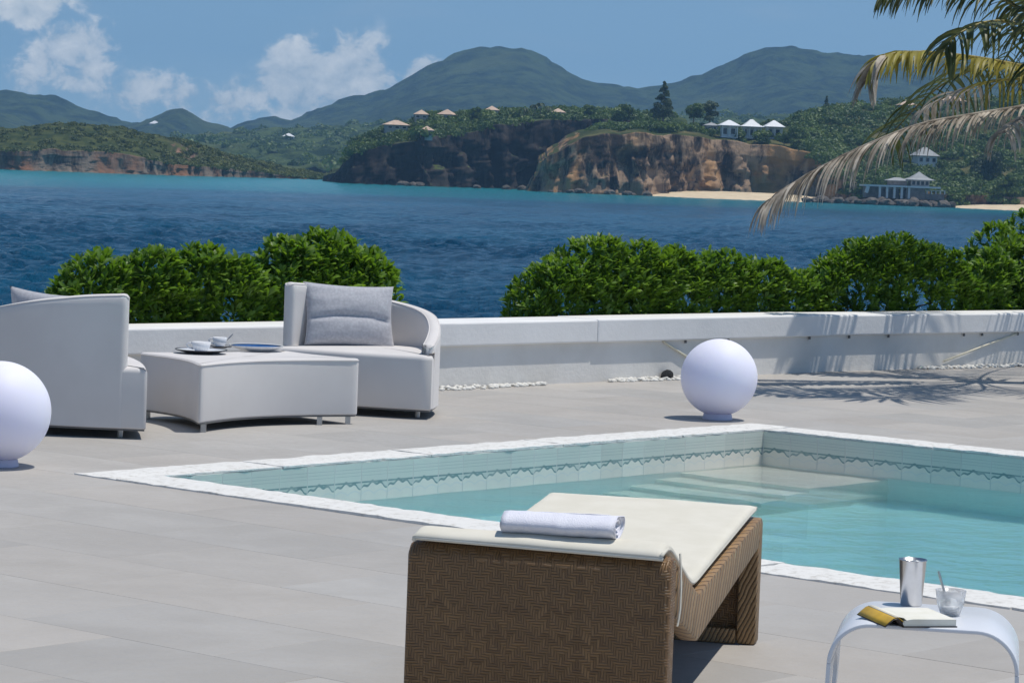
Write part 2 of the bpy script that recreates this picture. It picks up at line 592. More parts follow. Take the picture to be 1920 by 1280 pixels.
def mat_wrap():
    """round strands wound slantwise about rails and legs"""
    m = bpy.data.materials.new('wound_wicker')
    m.use_nodes = True
    n = NT(m.node_tree)
    b = n.n['Principled BSDF']
    uvw = n.coord('UV')
    U, V, _ = n.sep(uvw)
    wob = n.m('MULTIPLY', n.m('SUBTRACT', n.noise(uvw, 14, 3), 0.5), 0.014)
    t = n.m('DIVIDE', n.m('ADD', n.m('ADD', U, n.m('MULTIPLY', V, -0.45)), wob), 0.0145)
    h = n.m('SINE', n.m('MULTIPLY', n.m('FRACT', t), PI))
    wn_ = n.node('ShaderNodeTexWhiteNoise', noise_dimensions='1D')
    n.l.new(n.m('FLOOR', t), wn_.inputs['W'])
    fib = n.noise(n.vm('MULTIPLY', uvw, (30.0, 220.0, 1.0)), 1.0, 3)
    c = n.mix(wn_.outputs['Value'], (0.25, 0.145, 0.062), (0.40, 0.25, 0.118))
    c = n.mix(n.ss(fib, 0.35, 0.7), c, (0.30, 0.185, 0.085))
    c = n.mix(n.ss(h, 0.05, 0.5), (0.085, 0.046, 0.020), c)
    n.l.new(c, b.inputs['Base Color'])
    b.inputs['Roughness'].default_value = 0.5
    n.l.new(n.bump(n.m('POWER', h, 0.6), 0.9, 0.005), b.inputs['Normal'])
    return m


def mat_globe():
    m = bpy.data.materials.new('opal_globe_plastic')
    m.use_nodes = True
    n = NT(m.node_tree)
    b = n.n['Principled BSDF']
    f = n.noise(n.coord('Object'), 4, 3)
    n.l.new(n.mix(f, (0.76, 0.75, 0.88), (0.79, 0.775, 0.895)), b.inputs['Base Color'])
    b.inputs['Roughness'].default_value = 0.55
    b.inputs['Specular IOR Level'].default_value = 0.25
    b.inputs['Subsurface Weight'].default_value = 1.0
    b.inputs['Subsurface Radius'].default_value = (1, 1, 1.1)
    b.inputs['Subsurface Scale'].default_value = 0.22
    return m


def mat_leaf(name, c1, c2, trans=0.3, rough=0.35, attr=True, vs=3.0):
    m = bpy.data.materials.new(name)
    m.use_nodes = True
    n = NT(m.node_tree)
    b = n.n['Principled BSDF']
    if attr:
        a = n.node('ShaderNodeAttribute', attribute_name='tint')
        f = a.outputs['Fac']
    else:
        f = n.node('ShaderNodeObjectInfo').outputs['Random']
    g = n.noise(n.pos(), vs, 3)
    f = n.m('ADD', n.m('MULTIPLY', f, 0.75), n.m('MULTIPLY', n.m('SUBTRACT', g, 0.4), 0.7), clamp=True)
    c = n.mix(f, c1, c2)
    n.l.new(c, b.inputs['Base Color'])
    b.inputs['Roughness'].default_value = rough
    t = n.node('ShaderNodeBsdfTranslucent')
    n.l.new(n.mix(1.0, c, (1.5, 1.5, 0.6), 'MULTIPLY'), t.inputs['Color'])
    mx = n.node('ShaderNodeMixShader')
    mx.inputs[0].default_value = trans
    n.l.new(b.outputs[0], mx.inputs[1])
    n.l.new(t.outputs[0], mx.inputs[2])
    n.l.new(mx.outputs[0], n.n['Material Output'].inputs['Surface'])
    return m


def mat_sea():
    m = bpy.data.materials.new('sea_water')
    m.use_nodes = True
    n = NT(m.node_tree)
    b = n.n['Principled BSDF']
    p = n.pos()
    x, y, z = n.sep(p)
    big = n.noise(n.vm('MULTIPLY', p, (0.5, 1.0, 1.0)), 0.012, 4, 0.55, 0.4)
    # sand shelf under the far shore
    yy = n.m('ADD', n.m('SUBTRACT', y, x), n.m('MULTIPLY', n.m('SUBTRACT', big, 0.5), 170.0))
    sh = n.ss(yy, 450.0, 560.0)
    sh2 = n.ss(yy, 560.0, 760.0)
    mott = n.noise(n.vm('MULTIPLY', p, (1.0, 0.35, 1.0)), 0.09, 5, 0.6)
    deep = n.mix(n.ss(mott, 0.35, 0.7), (0.002, 0.058, 0.130), (0.004, 0.098, 0.195))
    c = n.mix(sh, deep, (0.006, 0.180, 0.240))
    c = n.mix(sh2, c, (0.018, 0.25, 0.30))
    cap = n.noise(n.vm('MULTIPLY', p, (0.6, 0.22, 1.0)), 0.55, 6, 0.7)
    c = n.mix(n.m('MULTIPLY', n.ss(cap, 0.74, 0.80), 0.75), c, (0.55, 0.62, 0.66))
    n.l.new(c, b.inputs['Base Color'])
    b.inputs['Roughness'].default_value = 0.14
    b.inputs['IOR'].default_value = 1.33
    b.inputs['Specular IOR Level'].default_value = 0.22
    w1 = n.noise(n.vm('MULTIPLY', p, (1.0, 0.7, 1.0)), 1.3, 6, 0.7, 0.3)
    n.l.new(n.bump(w1, 1.0, 0.9), b.inputs['Normal'])
    return m


def mat_pool_water():
    m = bpy.data.materials.new('pool_water')
    m.use_nodes = True
    n = NT(m.node_tree)
    n.n.remove(n.n['Principled BSDF'])
    o = n.n['Material Output']
    p = n.pos()
    h = n.m('ADD', n.noise(p, 3.2, 3, 0.5, 0.5), n.m('MULTIPLY', n.noise(p, 11, 3, 0.5, 0.5), 0.25))
    nb = n.bump(h, 0.48, 0.03)
    gl = n.node('ShaderNodeBsdfGlossy')
    gl.inputs['Roughness'].default_value = 0.02
    rf = n.node('ShaderNodeBsdfRefraction')
    rf.inputs['IOR'].default_value = 1.33
    rf.inputs['Roughness'].default_value = 0.0
    tr = n.node('ShaderNodeBsdfTransparent')
    fr = n.node('ShaderNodeFresnel')
    fr.inputs['IOR'].default_value = 1.33
    for nd in (gl, fr):
        n.l.new(nb, nd.inputs['Normal'])
    n.l.new(n.bump(h, 0.13, 0.03), rf.inputs['Normal'])
    m1 = n.node('ShaderNodeMixShader')
    m1.inputs[0].default_value = 0.31
    n.l.new(rf.outputs[0], m1.inputs[1])
    n.l.new(tr.outputs[0], m1.inputs[2])
    m2 = n.node('ShaderNodeMixShader')
    n.l.new(n.m('MULTIPLY', fr.outputs[0], 0.6), m2.inputs[0])
    n.l.new(m1.outputs[0], m2.inputs[1])
    n.l.new(gl.outputs[0], m2.inputs[2])
    n.l.new(m2.outputs[0], o.inputs['Surface'])
    va = n.node('ShaderNodeVolumeAbsorption')
    va.inputs['Color'].default_value = (0.08, 0.89, 0.96, 1)
    va.inputs['Density'].default_value = 0.27
    n.l.new(va.outputs[0], o.inputs['Volume'])
    return m


def mat_hill(name, g1, g2, dry, vs, bs, rock=None):
    """scrub-covered slope: mottled greens, bare rock where it is steep"""
    m = bpy.data.materials.new(name)
    m.use_nodes = True
    n = NT(m.node_tree)
    b = n.n['Principled BSDF']
    b.inputs['Roughness'].default_value = 0.95
    b.inputs['Specular IOR Level'].default_value = 0.1
    p = n.pos()
    f = n.noise(p, vs, 7, 0.68)
    l = n.noise(p, vs * 0.17, 4, 0.55)
    c = n.mix(n.ss(f, 0.38, 0.62), g1, g2)
    c = n.mix(n.m('MULTIPLY', n.ss(l, 0.52, 0.68), 0.7), c, dry)
    if rock:
        _, _, nz = n.sep(n.node('ShaderNodeNewGeometry').outputs['Normal'])
        st = n.noise(n.vm('MULTIPLY', p, (1.0, 1.0, 0.22)), 0.30, 6, 0.72, 0.4)
        st2 = n.noise(n.vm('MULTIPLY', p, (1.0, 1.0, 0.6)), 0.045, 4, 0.6, 0.6)
        st3 = n.noise(n.vm('MULTIPLY', p, (1.0, 1.0, 0.45)), 0.07, 5, 0.65, 0.8)
        rc = n.mix(n.ss(n.m('ADD', st, n.m('MULTIPLY', n.m('SUBTRACT', st3, 0.5), 0.9)), 0.40, 0.62), rock[0], rock[1])
        rc = n.mix(n.m('MULTIPLY', n.ss(st2, 0.46, 0.62), 0.85), rc, rock[2])
        fac = n.ss(n.m('ADD', nz, n.m('MULTIPLY', n.m('SUBTRACT', f, 0.5), 0.5)), 0.76, 0.88)
        c = n.mix(fac, rc, c)
    n.l.new(c, b.inputs['Base Color'])
    n.l.new(n.bump(f, 0.9, bs), b.inputs['Normal'])
    return m


M_terrace = mat_terrace()
M_coping = mat_coping()
M_ptile = mat_pool_tile()
M_wicker = mat_wicker()
M_wrap = mat_wrap()
M_globe = mat_globe()
M_sea = mat_sea()
M_pwater = mat_pool_water()
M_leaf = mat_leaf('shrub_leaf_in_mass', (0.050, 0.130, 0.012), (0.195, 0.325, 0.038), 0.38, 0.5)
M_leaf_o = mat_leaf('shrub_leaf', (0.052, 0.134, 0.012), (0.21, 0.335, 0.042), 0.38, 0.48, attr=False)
M_wood = mat_leaf('woodland_leaf', (0.028, 0.068, 0.014), (0.155, 0.225, 0.042), 0.25, 0.6, vs=0.06)
M_scrub = mat_leaf('scrub_leaf', (0.040, 0.068, 0.016), (0.175, 0.195, 0.042), 0.2, 0.7, vs=0.06)
M_lime = mat_leaf('lime_leaf', (0.10, 0.16, 0.02), (0.20, 0.25, 0.04), 0.25, 0.6, vs=0.05)
M_dark_tree = mat_leaf('casuarina_needle', (0.034, 0.060, 0.026), (0.10, 0.135, 0.055), 0.25, 0.7, vs=0.05)

# ------------------------------------------------------------------ the terrace frame of reference
A0 = at(138, 889, z=0)
B0 = at(1410, 795, z=0)
Ux = (B0 - A0).normalized()
Vx = Vector((Ux.y, -Ux.x, 0))
PL, PW, CW = (B0 - A0).length, 9.0, 0.29
TH = math.atan2(Ux.y, Ux.x)
def uv(u, v, z=0.0):
    return Vector((A0.x, A0.y, 0)) + Ux * u + Vx * v + Vector((0, 0, z))

SEA = -3.48
# ================================================================== SETTING
# ---- sea
def build_sea():
    ys = [60.0]
    while ys[-1] < 930:
        ys.append(ys[-1] + max(0.3, ys[-1] * 0.0031))
    ys = np.array(ys)
    nc = 420
    t = np.linspace(-1, 1, nc)
    Y = np.repeat(ys[:, None], nc, 1)
    X = t[None, :] * (0.24 * Y + 14)
    r = np.random.default_rng(3)
    Z = np.zeros_like(X)
    dy = np.gradient(ys)[:, None]
    for i in range(60):
        lam = 0.7 * (4.0 / 0.7) ** r.random()
        th = R(250) + r.normal() * 0.55
        k = 2 * PI / lam
        amp = 0.0150 * lam ** 0.75 * (0.6 + 0.8 * r.random())
        fil = np.clip(lam * abs(1 / (abs(math.sin(th)) + .2)) / (2.2 * dy) - 0.6, 0, 1)
        ph = k * (X * math.cos(th) + Y * math.sin(th)) + r.random() * 6.28
        Z += amp * fil * (1 - np.abs(np.sin(ph / 2)) * 1.6)
    Z *= 0.55 + 0.9 * vnoise(X / 23, Y / 31)
    Z -= Z.mean()
    V = np.stack([X, Y, Z + SEA], -1).reshape(-1, 3)
    me = mesh_np('sea', V, grid_faces(len(ys), nc), M_sea, smooth=True)
    o = link('sea', me)
    tag(o, kind='structure')
    mb = MB()
    mb.add([(-2100, -40, SEA - .9), (2100, -40, SEA - .9), (2100, 4050, SEA - .9), (-2100, 4050, SEA - .9)], [(0, 1, 2, 3)])
    tag(mb.build('sea', M_sea), kind='structure')
build_sea()

# ---- far hills
def hill(name, pts, D, front, back, m, step, rough, seed, top_flat=0.0, base=SEA - 2, p=1.25, canopy=0.0, cs=10.0):
    W = [at(px, py, Y=D) for px, py in pts]
    xs = np.array([w.x for w in W]); zs = np.array([w.z for w in W])
    X1 = np.arange(xs[0], xs[-1], step)
    Y1 = np.arange(D - front, D + back, step * 1.3)
    X, Y = np.meshgrid(X1, Y1)
    h = np.interp(X1, xs, zs)
    k = max(3, int(13 / step)) | 1
    h = np.convolve(np.pad(h, k // 2, mode='edge'), np.ones(k) / k, 'valid')
    t = np.where(Y < D, (D - Y) / front, (Y - D) / back)
    t = np.clip(t + fbm(X / (front * .5), Y / (front * .5), seed, 3) * 0.35 * np.clip(t * 3, 0, 1), 0, 1)
    pr = (1 - t) ** p * (1 - 0.12 * np.sin(t * 2 * PI))
    gul = 1 - np.abs(fbm(X / (front * .16), Y / (front * .33), seed + 3, 4)) * 2
    Z = base + (h[None, :] - base) * pr
    Z += rough * (fbm(X / (rough * 9), Y / (rough * 9), seed + 9, 5)) * np.clip(t * 6 + .12, 0, 1) * 2
    Z += (gul - .8) * rough * np.clip(t * 4, 0, 1) * np.clip((1 - t) * 4, 0, 1) * 1.6
    if canopy:
        Z += canopy * (vnoise(X / cs, Y / cs, seed) + .6 * vnoise(X / cs * 2.3, Y / cs * 2.3, seed + 2))
    V = np.stack([X, Y, Z], -1).reshape(-1, 3)
    o = link(name, mesh_np(name, V, grid_faces(len(Y1), len(X1)), m, smooth=True))
    tag(o, kind='structure')
    return o

M_hill_far = mat_hill('far_forest', (0.009, 0.021, 0.010), (0.046, 0.072, 0.026), (0.080, 0.105, 0.038), 0.035, 9.0)
M_hill_mid = mat_hill('lowland_scrub', (0.016, 0.034, 0.014), (0.075, 0.110, 0.034), (0.11, 0.13, 0.045), 0.06, 7.0)
hill('hills', [(-700, 205), (-300, 165), (-80, 172), (0, 173), (30, 177), (52, 183), (80, 179), (115, 190), (150, 208), (185, 214),
               (230, 230), (260, 238), (330, 250), (420, 262), (520, 270)], 3150, 900, 500, M_hill_far, 6, 7, 1, canopy=4.0, cs=13)
hill('hills', [(60, 262), (180, 245), (255, 237), (290, 225), (318, 211), (338, 207), (356, 214), (385, 236), (425, 244), (470, 250), (560, 258)],
     2900, 500, 400, M_hill_far, 5, 5, 5, canopy=3.5, cs=11)
hill('mountain', [(360, 262), (430, 246), (470, 230), (500, 224), (520, 226), (542, 233), (590, 213), (620, 200), (660, 186), (705, 180), (750, 160), (800, 131), (850, 108),
                  (905, 95), (960, 94), (985, 97), (1020, 113), (1060, 138), (1100, 159), (1150, 165), (1215, 168), (1260, 160), (1300, 150),
                  (1350, 131), (1400, 108), (1428, 94), (1470, 93), (1530, 102), (1590, 107), (1660, 112), (1800, 112), (2000, 130), (2500, 190)],
     3350, 1100, 600, M_hill_far, 6, 7, 11, canopy=4.5, cs=13)
LOW = hill('hills', [(60, 300), (250, 275), (380, 262), (470, 252), (560, 252), (640, 244), (700, 246), (800, 235), (1000, 232), (1300, 225), (1700, 222), (2300, 240)],
     1900, 620, 400, M_hill_mid, 5, 6, 21, canopy=4, cs=9)

# ---- near headlands with rocky faces
ROCK_SHADED = ((0.010, 0.010, 0.012), (0.060, 0.050, 0.042), (0.026, 0.021, 0.019))  # near-black colour includes the shade on this left-facing cliff
ROCK_BROWN = ((0.035, 0.027, 0.022), (0.36, 0.250, 0.165), (0.50, 0.28, 0.12))
ROCK_GREY = ((0.06, 0.052, 0.044), (0.24, 0.19, 0.145), (0.27, 0.13, 0.07))
M_head_a = mat_hill('shaded_cliff_land', (0.03, 0.05, 0.018), (0.08, 0.105, 0.033), (0.12, 0.13, 0.05), 0.2, 0.8, ROCK_SHADED)
M_head_b = mat_hill('brown_cliff_land', (0.028, 0.042, 0.014), (0.070, 0.085, 0.026), (0.17, 0.145, 0.065), 0.2, 0.8, ROCK_BROWN)
M_head_c = mat_hill('grey_cliff_land', (0.028, 0.044, 0.014), (0.075, 0.088, 0.026), (0.11, 0.10, 0.036), 0.2, 0.8, ROCK_GREY)

def headland(name, stations, m, seed, disp=5.0, depth=130, step=0.8, batter=0.22):
    """stations: (px, D shore, y px of the cliff top, y px of the land ridge, metres inland of the ridge)"""
    st = []
    for px, D, yt, yr, inl in stations:
        sx = at(px, 330, Y=D).x
        st.append((sx, D, at(px, yt, Y=D + 3).z, at(px, yr, Y=D + inl).z, inl, px))
    st = np.array(st)
    seg = np.concatenate([[0], np.cumsum(np.hypot(np.diff(st[:, 0]), np.diff(st[:, 1])))])
    s = np.arange(0, seg[-1], step)
    X0, Y0, ZT, ZR, INL = (np.interp(s, seg, st[:, i]) for i in range(5))
    k = 5
    X0, Y0 = (np.convolve(np.pad(a, k // 2, mode='edge'), np.ones(k) / k, 'valid') for a in (X0, Y0))
    ZT = ZT + fbm(s / 6, 0, seed, 4) * 1.6 * np.clip((ZT - SEA) / 8, 0, 1)
    tx, ty = np.gradient(X0), np.gradient(Y0)
    ln = np.hypot(tx, ty) + 1e-6
    nx, ny = ty / ln, -tx / ln          # outward (towards the sea and the camera)
    KC, KT = 46, 46
    rows = []
    z0 = SEA - 2.0
    for i in range(KC):
        f = i / (KC - 1)
        z = z0 + (ZT - z0) * f
        hgt = np.clip((ZT - z0) / 14, 0.15, 1.2)
        a1 = fbm(s / 11, z / 40, seed + .5, 3) * 2.4
        a2 = np.abs(fbm(s / 4.2, z / 22, seed + 4.2, 4)) * 3.0
        a3 = fbm(s / 2.2, z / 5.0, seed + 8.1, 4) * 0.7
        wa = fbm(s / 5, z / 6, seed + 6.6, 3) * 3
        ci_ = np.floor(s / 3.1 + wa).astype(int); cj_ = np.floor(z / 4.2 + wa * .8 + vnoise(ci_ * 1.7, seed) * 2).astype(int)
        blk = _lat[ci_ & 63, cj_ & 63, 7] - .5
        ci2 = np.floor(s / 1.3 + wa * 2).astype(int); cj2 = np.floor(z / 1.9 + wa * 1.6).astype(int)
        blk2 = _lat[ci2 & 63, cj2 & 63, 19] - .5
        ledge = 0.35 * np.sin(z * 1.3 + 3 * vnoise(s / 9, 0, seed))
        o = disp * hgt * (a1 * 0.9 - a2 * 0.75 + a3 * 0.8 + ledge * 0.10 + blk * 0.42 + blk2 * 0.16) * (0.25 + 0.75 * math.sin(PI * min(1, f * 1.1 + .12)) ** 0.5)
        back = batter * (z - z0) - 1.5 * (1 - f) ** 3
        rows.append(np.column_stack([X0 + nx * (o - back), Y0 + ny * (o - back), z]))
    ex, ey = rows[-1][:, 0], rows[-1][:, 1]
    for i in range(1, KT + 1):
        f = (i / KT) ** 1.35
        d = f * depth
        t = np.clip(d / INL, 0, 1)
        z = ZT + (ZR - ZT) * (t * t * (3 - 2 * t) * .6 + t * .4)
        z = z - np.clip((d - INL * 1.3) / 60, 0, 1) ** 2 * 8
        z = z + (fbm((ex) / 9, (ey + d) / 9, seed + 2, 4) * 2.4) * min(1, i / 5)
        rows.append(np.column_stack([ex, ey + d, z]))
    V = np.concatenate(rows)
    o = link(name, mesh_np(name, V, grid_faces(len(rows), len(s)), m, smooth=False))
    tag(o, kind='structure')
    return o, rows, s, KC

HA = headland('headland', [(600, 870, 330, 328, 12), (625, 828, 322, 315, 20), (634, 808, 300, 290, 30), (648, 800, 284, 268, 40), (700, 800, 277, 246, 50), (745, 802, 268, 232, 50),
                           (800, 800, 254, 224, 45), (850, 812, 256, 222, 40), (900, 822, 244, 217, 40), (960, 832, 235, 213, 40), (1010, 840, 229, 211, 40),
                           (1080, 846, 223, 209, 40), (1180, 850, 225, 214, 40), (1300, 850, 235, 222, 40)], M_head_a, 31, disp=6.5)
HB = headland('headland', [(1010, 838, 345, 335, 40), (1000, 800, 320, 312, 30), (993, 775, 306, 298, 25), (1003, 757, 294, 284, 30), (1045, 752, 277, 262, 30), (1085, 751, 262, 247, 32), (1130, 752, 254, 242, 36),
                           (1200, 756, 251, 236, 40), (1260, 762, 252, 238, 40), (1330, 768, 258, 240, 40), (1400, 775, 267, 243, 42), (1455, 778, 271, 240, 45),
                           (1500, 776, 282, 232, 55), (1545, 766, 312, 222, 75), (1590, 758, 340, 214, 90), (1660, 752, 352, 206, 105), (1760, 750, 362, 200, 110), (1860, 750, 368, 196, 110),
                           (1960, 748, 372, 194, 110), (2150, 745, 372, 190, 110), (2500, 760, 380, 200, 110)], M_head_b, 47, disp=5.0)
HC = headland('headland', [(-420, 850, 285, 240, 50), (-200, 845, 280, 242, 45), (0, 838, 283, 240, 40), (40, 836, 284, 236, 40), (110, 840, 280, 233, 42), (170, 846, 281, 238, 42),
                           (240, 850, 288, 252, 42), (300, 856, 303, 264, 42), (350, 868, 310, 276, 42), (410, 885, 315, 292, 40), (470, 905, 320, 308, 36), (540, 935, 328, 322, 30),
                           (590, 965, 333, 330, 20), (630, 1000, 337, 337, 14), (660, 1040, 339, 341, 12)], M_head_c, 73, disp=4.0)

# beaches under the cliffs
def beach(pxs, D0, D1, z1, seed):
    n1 = 60
    xs = np.linspace(pxs[0], pxs[1], n1)
    V = []
    for j, f in enumerate(np.linspace(0, 1, 7)):
        for i, px in enumerate(xs):
            e = math.sin(PI * i / (n1 - 1)) ** 0.35
            D = D1 + (D0 - D1) * (1 - f) * e + fbm(i / 7, seed, 0, 3) * 2
            x = at(px, 350, Y=D).x
            V.append((x, D, SEA - 0.35 + (z1 + .35) * f ** 0.8 * e + 0.1 * fbm(i / 3, f * 3, seed, 2)))
    o = link('beach', mesh_np('beach', np.array(V), grid_faces(7, n1), M_sand, smooth=True))
    tag(o, kind='structure')
beach((1205, 1580), 738, 768, 1.9, 1)
beach((1775, 2250), 722, 752, 1.7, 2)

# ---- woodland that reads as one mass: leaf-sized faces in clumps
def clump_cloud(name, C, Rr, m, nleaf, lsize, seed, squash=0.8, parent=None):
    r = np.random.default_rng(seed)
    C = np.asarray(C, float); Rr = np.asarray(Rr, float)
    N = len(C)
    T = N * nleaf
    d = r.normal(size=(T, 3)); d /= np.linalg.norm(d, axis=1)[:, None]
    d[:, 2] = np.abs(d[:, 2]) * 1.0 - 0.25
    ci = np.repeat(np.arange(N), nleaf)
    # lumpy outline: every bush has its own bulges
    lump = 0.74 + 0.5 * vnoise(d[:, 0] * 2.1 + ci * 3.3, d[:, 1] * 2.1 + ci * 1.7, d[:, 2] * 2.1)
    rad = Rr[ci] * lump * (0.72 + 0.30 * r.random(T))
    P = C[ci] + d * rad[:, None] * np.array([1, 1, squash])
    nrm = d + r.normal(size=(T, 3)) * 0.45
    nrm /= np.linalg.norm(nrm, axis=1)[:, None]
    a = np.cross(nrm, r.normal(size=(T, 3))); a /= np.linalg.norm(a, axis=1)[:, None]
    b = np.cross(nrm, a)
    ls = lsize * (0.6 + 0.8 * r.random(T))[:, None]
    q = np.stack([P - a * ls, P - b * ls * .6, P + a * ls, P + b * ls * .6], 1).reshape(-1, 3)
    F = np.arange(T * 4).reshape(-1, 4)
    me = mesh_np(name, q, F, m)
    tv = np.clip(r.random(N)[ci] * 0.7 + r.random(T) * 0.3, 0, 1)
    vattr(me, 'tint', np.repeat(tv, 4))
    return link(name, me, parent)

def land_points(H, kmin, kmax, x0, x1, count, seed, lift=0.2):
    """random points on a headland's upper surface between two columns of pixels"""
    o, rows, s, KC = H
    r = np.random.default_rng(seed)
    G = np.stack(rows)          # rows, cols, 3
    pts = []
    tries = 0
    while len(pts) < count and tries < count * 40:
        tries += 1
        i = r.integers(kmin, kmax); j = r.integers(0, G.shape[1])
        p = G[i, j]
        px = 960 + p[0] / p[1] * FPX
        if not (x0 <= px <= x1): continue
        pts.append(p + np.array([r.normal() * .6, r.normal() * .6, lift]))
    return np.array(pts)

def stuff(o, label):
    return tag(o, label, 'vegetation', kind='stuff')

r0 = np.random.default_rng(5)
pA = land_points(HA, 46, 84, 640, 1240, 620, 1)
stuff(clump_cloud('woodland', pA, 1.6 + 1.6 * r0.random(len(pA)), M_wood, 150, .42, 11), 'dense green woodland on top of the dark cliff')
pB = land_points(HB, 47, 88, 1480, 2050, 760, 2)
stuff(clump_cloud('woodland', pB, 1.7 + 1.9 * r0.random(len(pB)), M_wood, 150, .42, 12), 'dense green woodland covering the hillside above the shore villa')
pB2 = land_points(HB, 55, 88, 1090, 1500, 300, 3)
stuff(clump_cloud('scrub', pB2, 1.2 + 1.5 * r0.random(len(pB2)), M_wood, 140, .38, 13), 'green scrub behind the edge of the brown cliff')
pB3 = land_points(HB, 22, 46, 1500, 2050, 130, 7)
stuff(clump_cloud('scrub', pB3, .8 + 1.2 * r0.random(len(pB3)), M_wood, 120, .36, 17), 'dark scrub low on the hillside by the shore')
pC = land_points(HC, 46, 84, -120, 640, 1700, 4, -.1)
stuff(clump_cloud('scrub', pC, 0.9 + 1.3 * r0.random(len(pC)), M_scrub, 90, .36, 14, .62), 'olive green scrub over the low headland across the bay')
vl = np.array([v.co[:] for v in LOW.data.vertices])
vl = vl[(vl[:, 1] < 1920) & (vl[:, 2] > SEA + 3) & (np.abs(vl[:, 0] / vl[:, 1]) < .2)]
vl = vl[np.random.default_rng(9).choice(len(vl), 1100, replace=False)]
stuff(clump_cloud('woodland', vl, 3.0 + 4.5 * r0.random(len(vl)) ** 2, M_wood, 60, 1.1, 18), 'scattered trees over the hazy lowland behind the bay')

# ================================================================== FAR BUILDINGS AND TREES
M_roof_peach = mat('peach_shingle', (0.50, 0.36, 0.27), 0.9, 0.12, 0.8, ramp=(0.60, 0.45, 0.34))
M_roof_white = mat('white_painted_roof', (0.74, 0.75, 0.76), 0.6, 0.05, 0.5)
M_roof_grey = mat('grey_shingle_roof', (0.33, 0.34, 0.34), 0.8, 0.1, 0.8)
M_wall_pale = mat('pale_house_wall', (0.42, 0.41, 0.39), 0.85, 0.1, 0.5)
M_wall_white = mat('white_house_wall', (0.66, 0.67, 0.66), 0.8, 0.05, 0.5)
M_wall_stone = mat('house_stone_wall', (0.21, 0.19, 0.17), 0.95, 0.25, 1.2, 0.5, 3)
M_glass = mat('dark_window_glass', (0.012, 0.018, 0.024), 0.08, 0.1, 2)

def hip_roof(w, d, h, z, flare=0.0, ridge=None):
    """hipped roof with a short ridge; flare bends the eaves outwards like a pagoda"""
    mb = MB()
    rg = max(0.0, (w - d) / 2) if ridge is None else ridge
    ex, ey = w / 2, d / 2
    lv = [(ex, ey, 0.0), (ex, ey, 0.12)]
    if flare:
        for f in (0.35, 0.7):
            q = 1 - f
            lv.append((rg + (ex - rg) * q * (1 - .10 * f), ey * q * (1 - .10 * f), 0.12 + h * f ** 1.5))
    vs = []
    for x, y, zz in lv:
        vs += [(-x, -y, z + zz), (x, -y, z + zz), (x, y, z + zz), (-x, y, z + zz)]
    fs = [(3, 2, 1, 0)]
    for i in range(len(lv) - 1):
        for k in range(4):
            k2 = (k + 1) % 4
            fs.append((i * 4 + k, i * 4 + k2, i * 4 + 4 + k2, i * 4 + 4 + k))
    t = len(vs)
    vs += [(-rg, 0, z + h), (rg, 0, z + h)] if rg > 0.05 else [(0, 0, z + h)]
    b = (len(lv) - 1) * 4
    if rg > 0.05:
        fs += [(b, b + 1, t + 1, t), (b + 1, b + 2, t + 1), (b + 2, b + 3, t, t + 1), (b + 3, b, t)]
    else:
        fs += [(b + k, b + (k + 1) % 4, t) for k in range(4)]
    return mb.add(vs, fs)

def on_land(px, py, D):
    """where the sight line meets the headlands' upper ground, else the point at depth D"""
    best = None
    for H_ in (HA, HB):
        G = np.stack(H_[1][H_[3] + 1:]).reshape(-1, 3)
        q_ = (np.asarray(CRI) @ (G - np.array(EYE)).T).T
        ex = (960 - q_[:, 0] / q_[:, 2] * FPX - px) ** 2 + (640 + q_[:, 1] / q_[:, 2] * FPX - py) ** 2
        for k in np.argsort(ex)[:6]:
            if ex[k] < 40 and abs(G[k, 1] - D) < 70:
                c = at(px, py, Y=G[k, 1])
                if best is None or G[k, 1] < best.y: best = Vector((c.x, c.y, min(c.z, G[k, 2] + .3)))
    return best or at(px, py, Y=D)

def house(name, label, px, py, D, w, d, h, rh, roof, wall, rz=0, over=0.5, nwin=2, flare=0.0, cols=0, group=None, sink=2.5, cat='house'):
    p = on_land(px, py, D)
    e = empty(name, (p.x, p.y, p.z - sink), rz, label, cat, group)
    H = h + sink
    if cols:
        ww = MB().box((0, d * .18, H / 2), (w * .9, d * .5, H)).build('wall', wall, e)
        fl = MB().box((0, 0, sink - .1), (w, d, .2)).build('floor_slab', wall, e)
        for i in range(cols):
            x = -w / 2 + .25 + (w - .5) * i / (cols - 1)
            MB().box((x, -d / 2 + .2, (H + sink) / 2 - .05), (.28, .28, h + .1)).build('column', wall, e)
        yf = d * .18 - d * .25
    else:
        MB().box((0, 0, H / 2), (w, d, H)).build('wall', wall, e)
        yf = -d / 2
    for i in range(nwin):
        x = -w / 2 + w * (i + .5) / nwin
        win = MB().box((x, yf - .02, sink + h * .52), (w / nwin * .5, .08, h * .5)).build('window', M_glass, e)
        f = MB()
        hw, hh = w / nwin * .25 + .06, h * .25 + .06
        for sx, sz, ax, az_ in ((0, hh, 2 * hw, .12), (0, -hh, 2 * hw, .12), (hw, 0, .12, 2 * hh - .12), (-hw, 0, .12, 2 * hh - .12)):
            f.box((x + sx, yf - .05, sink + h * .52 + sz), (ax, .1, az_))
        f.build('frame', M_wall_white, win)
    hip_roof(w + 2 * over, d + 2 * over, rh, H, flare).build('roof', roof, e)
    return e

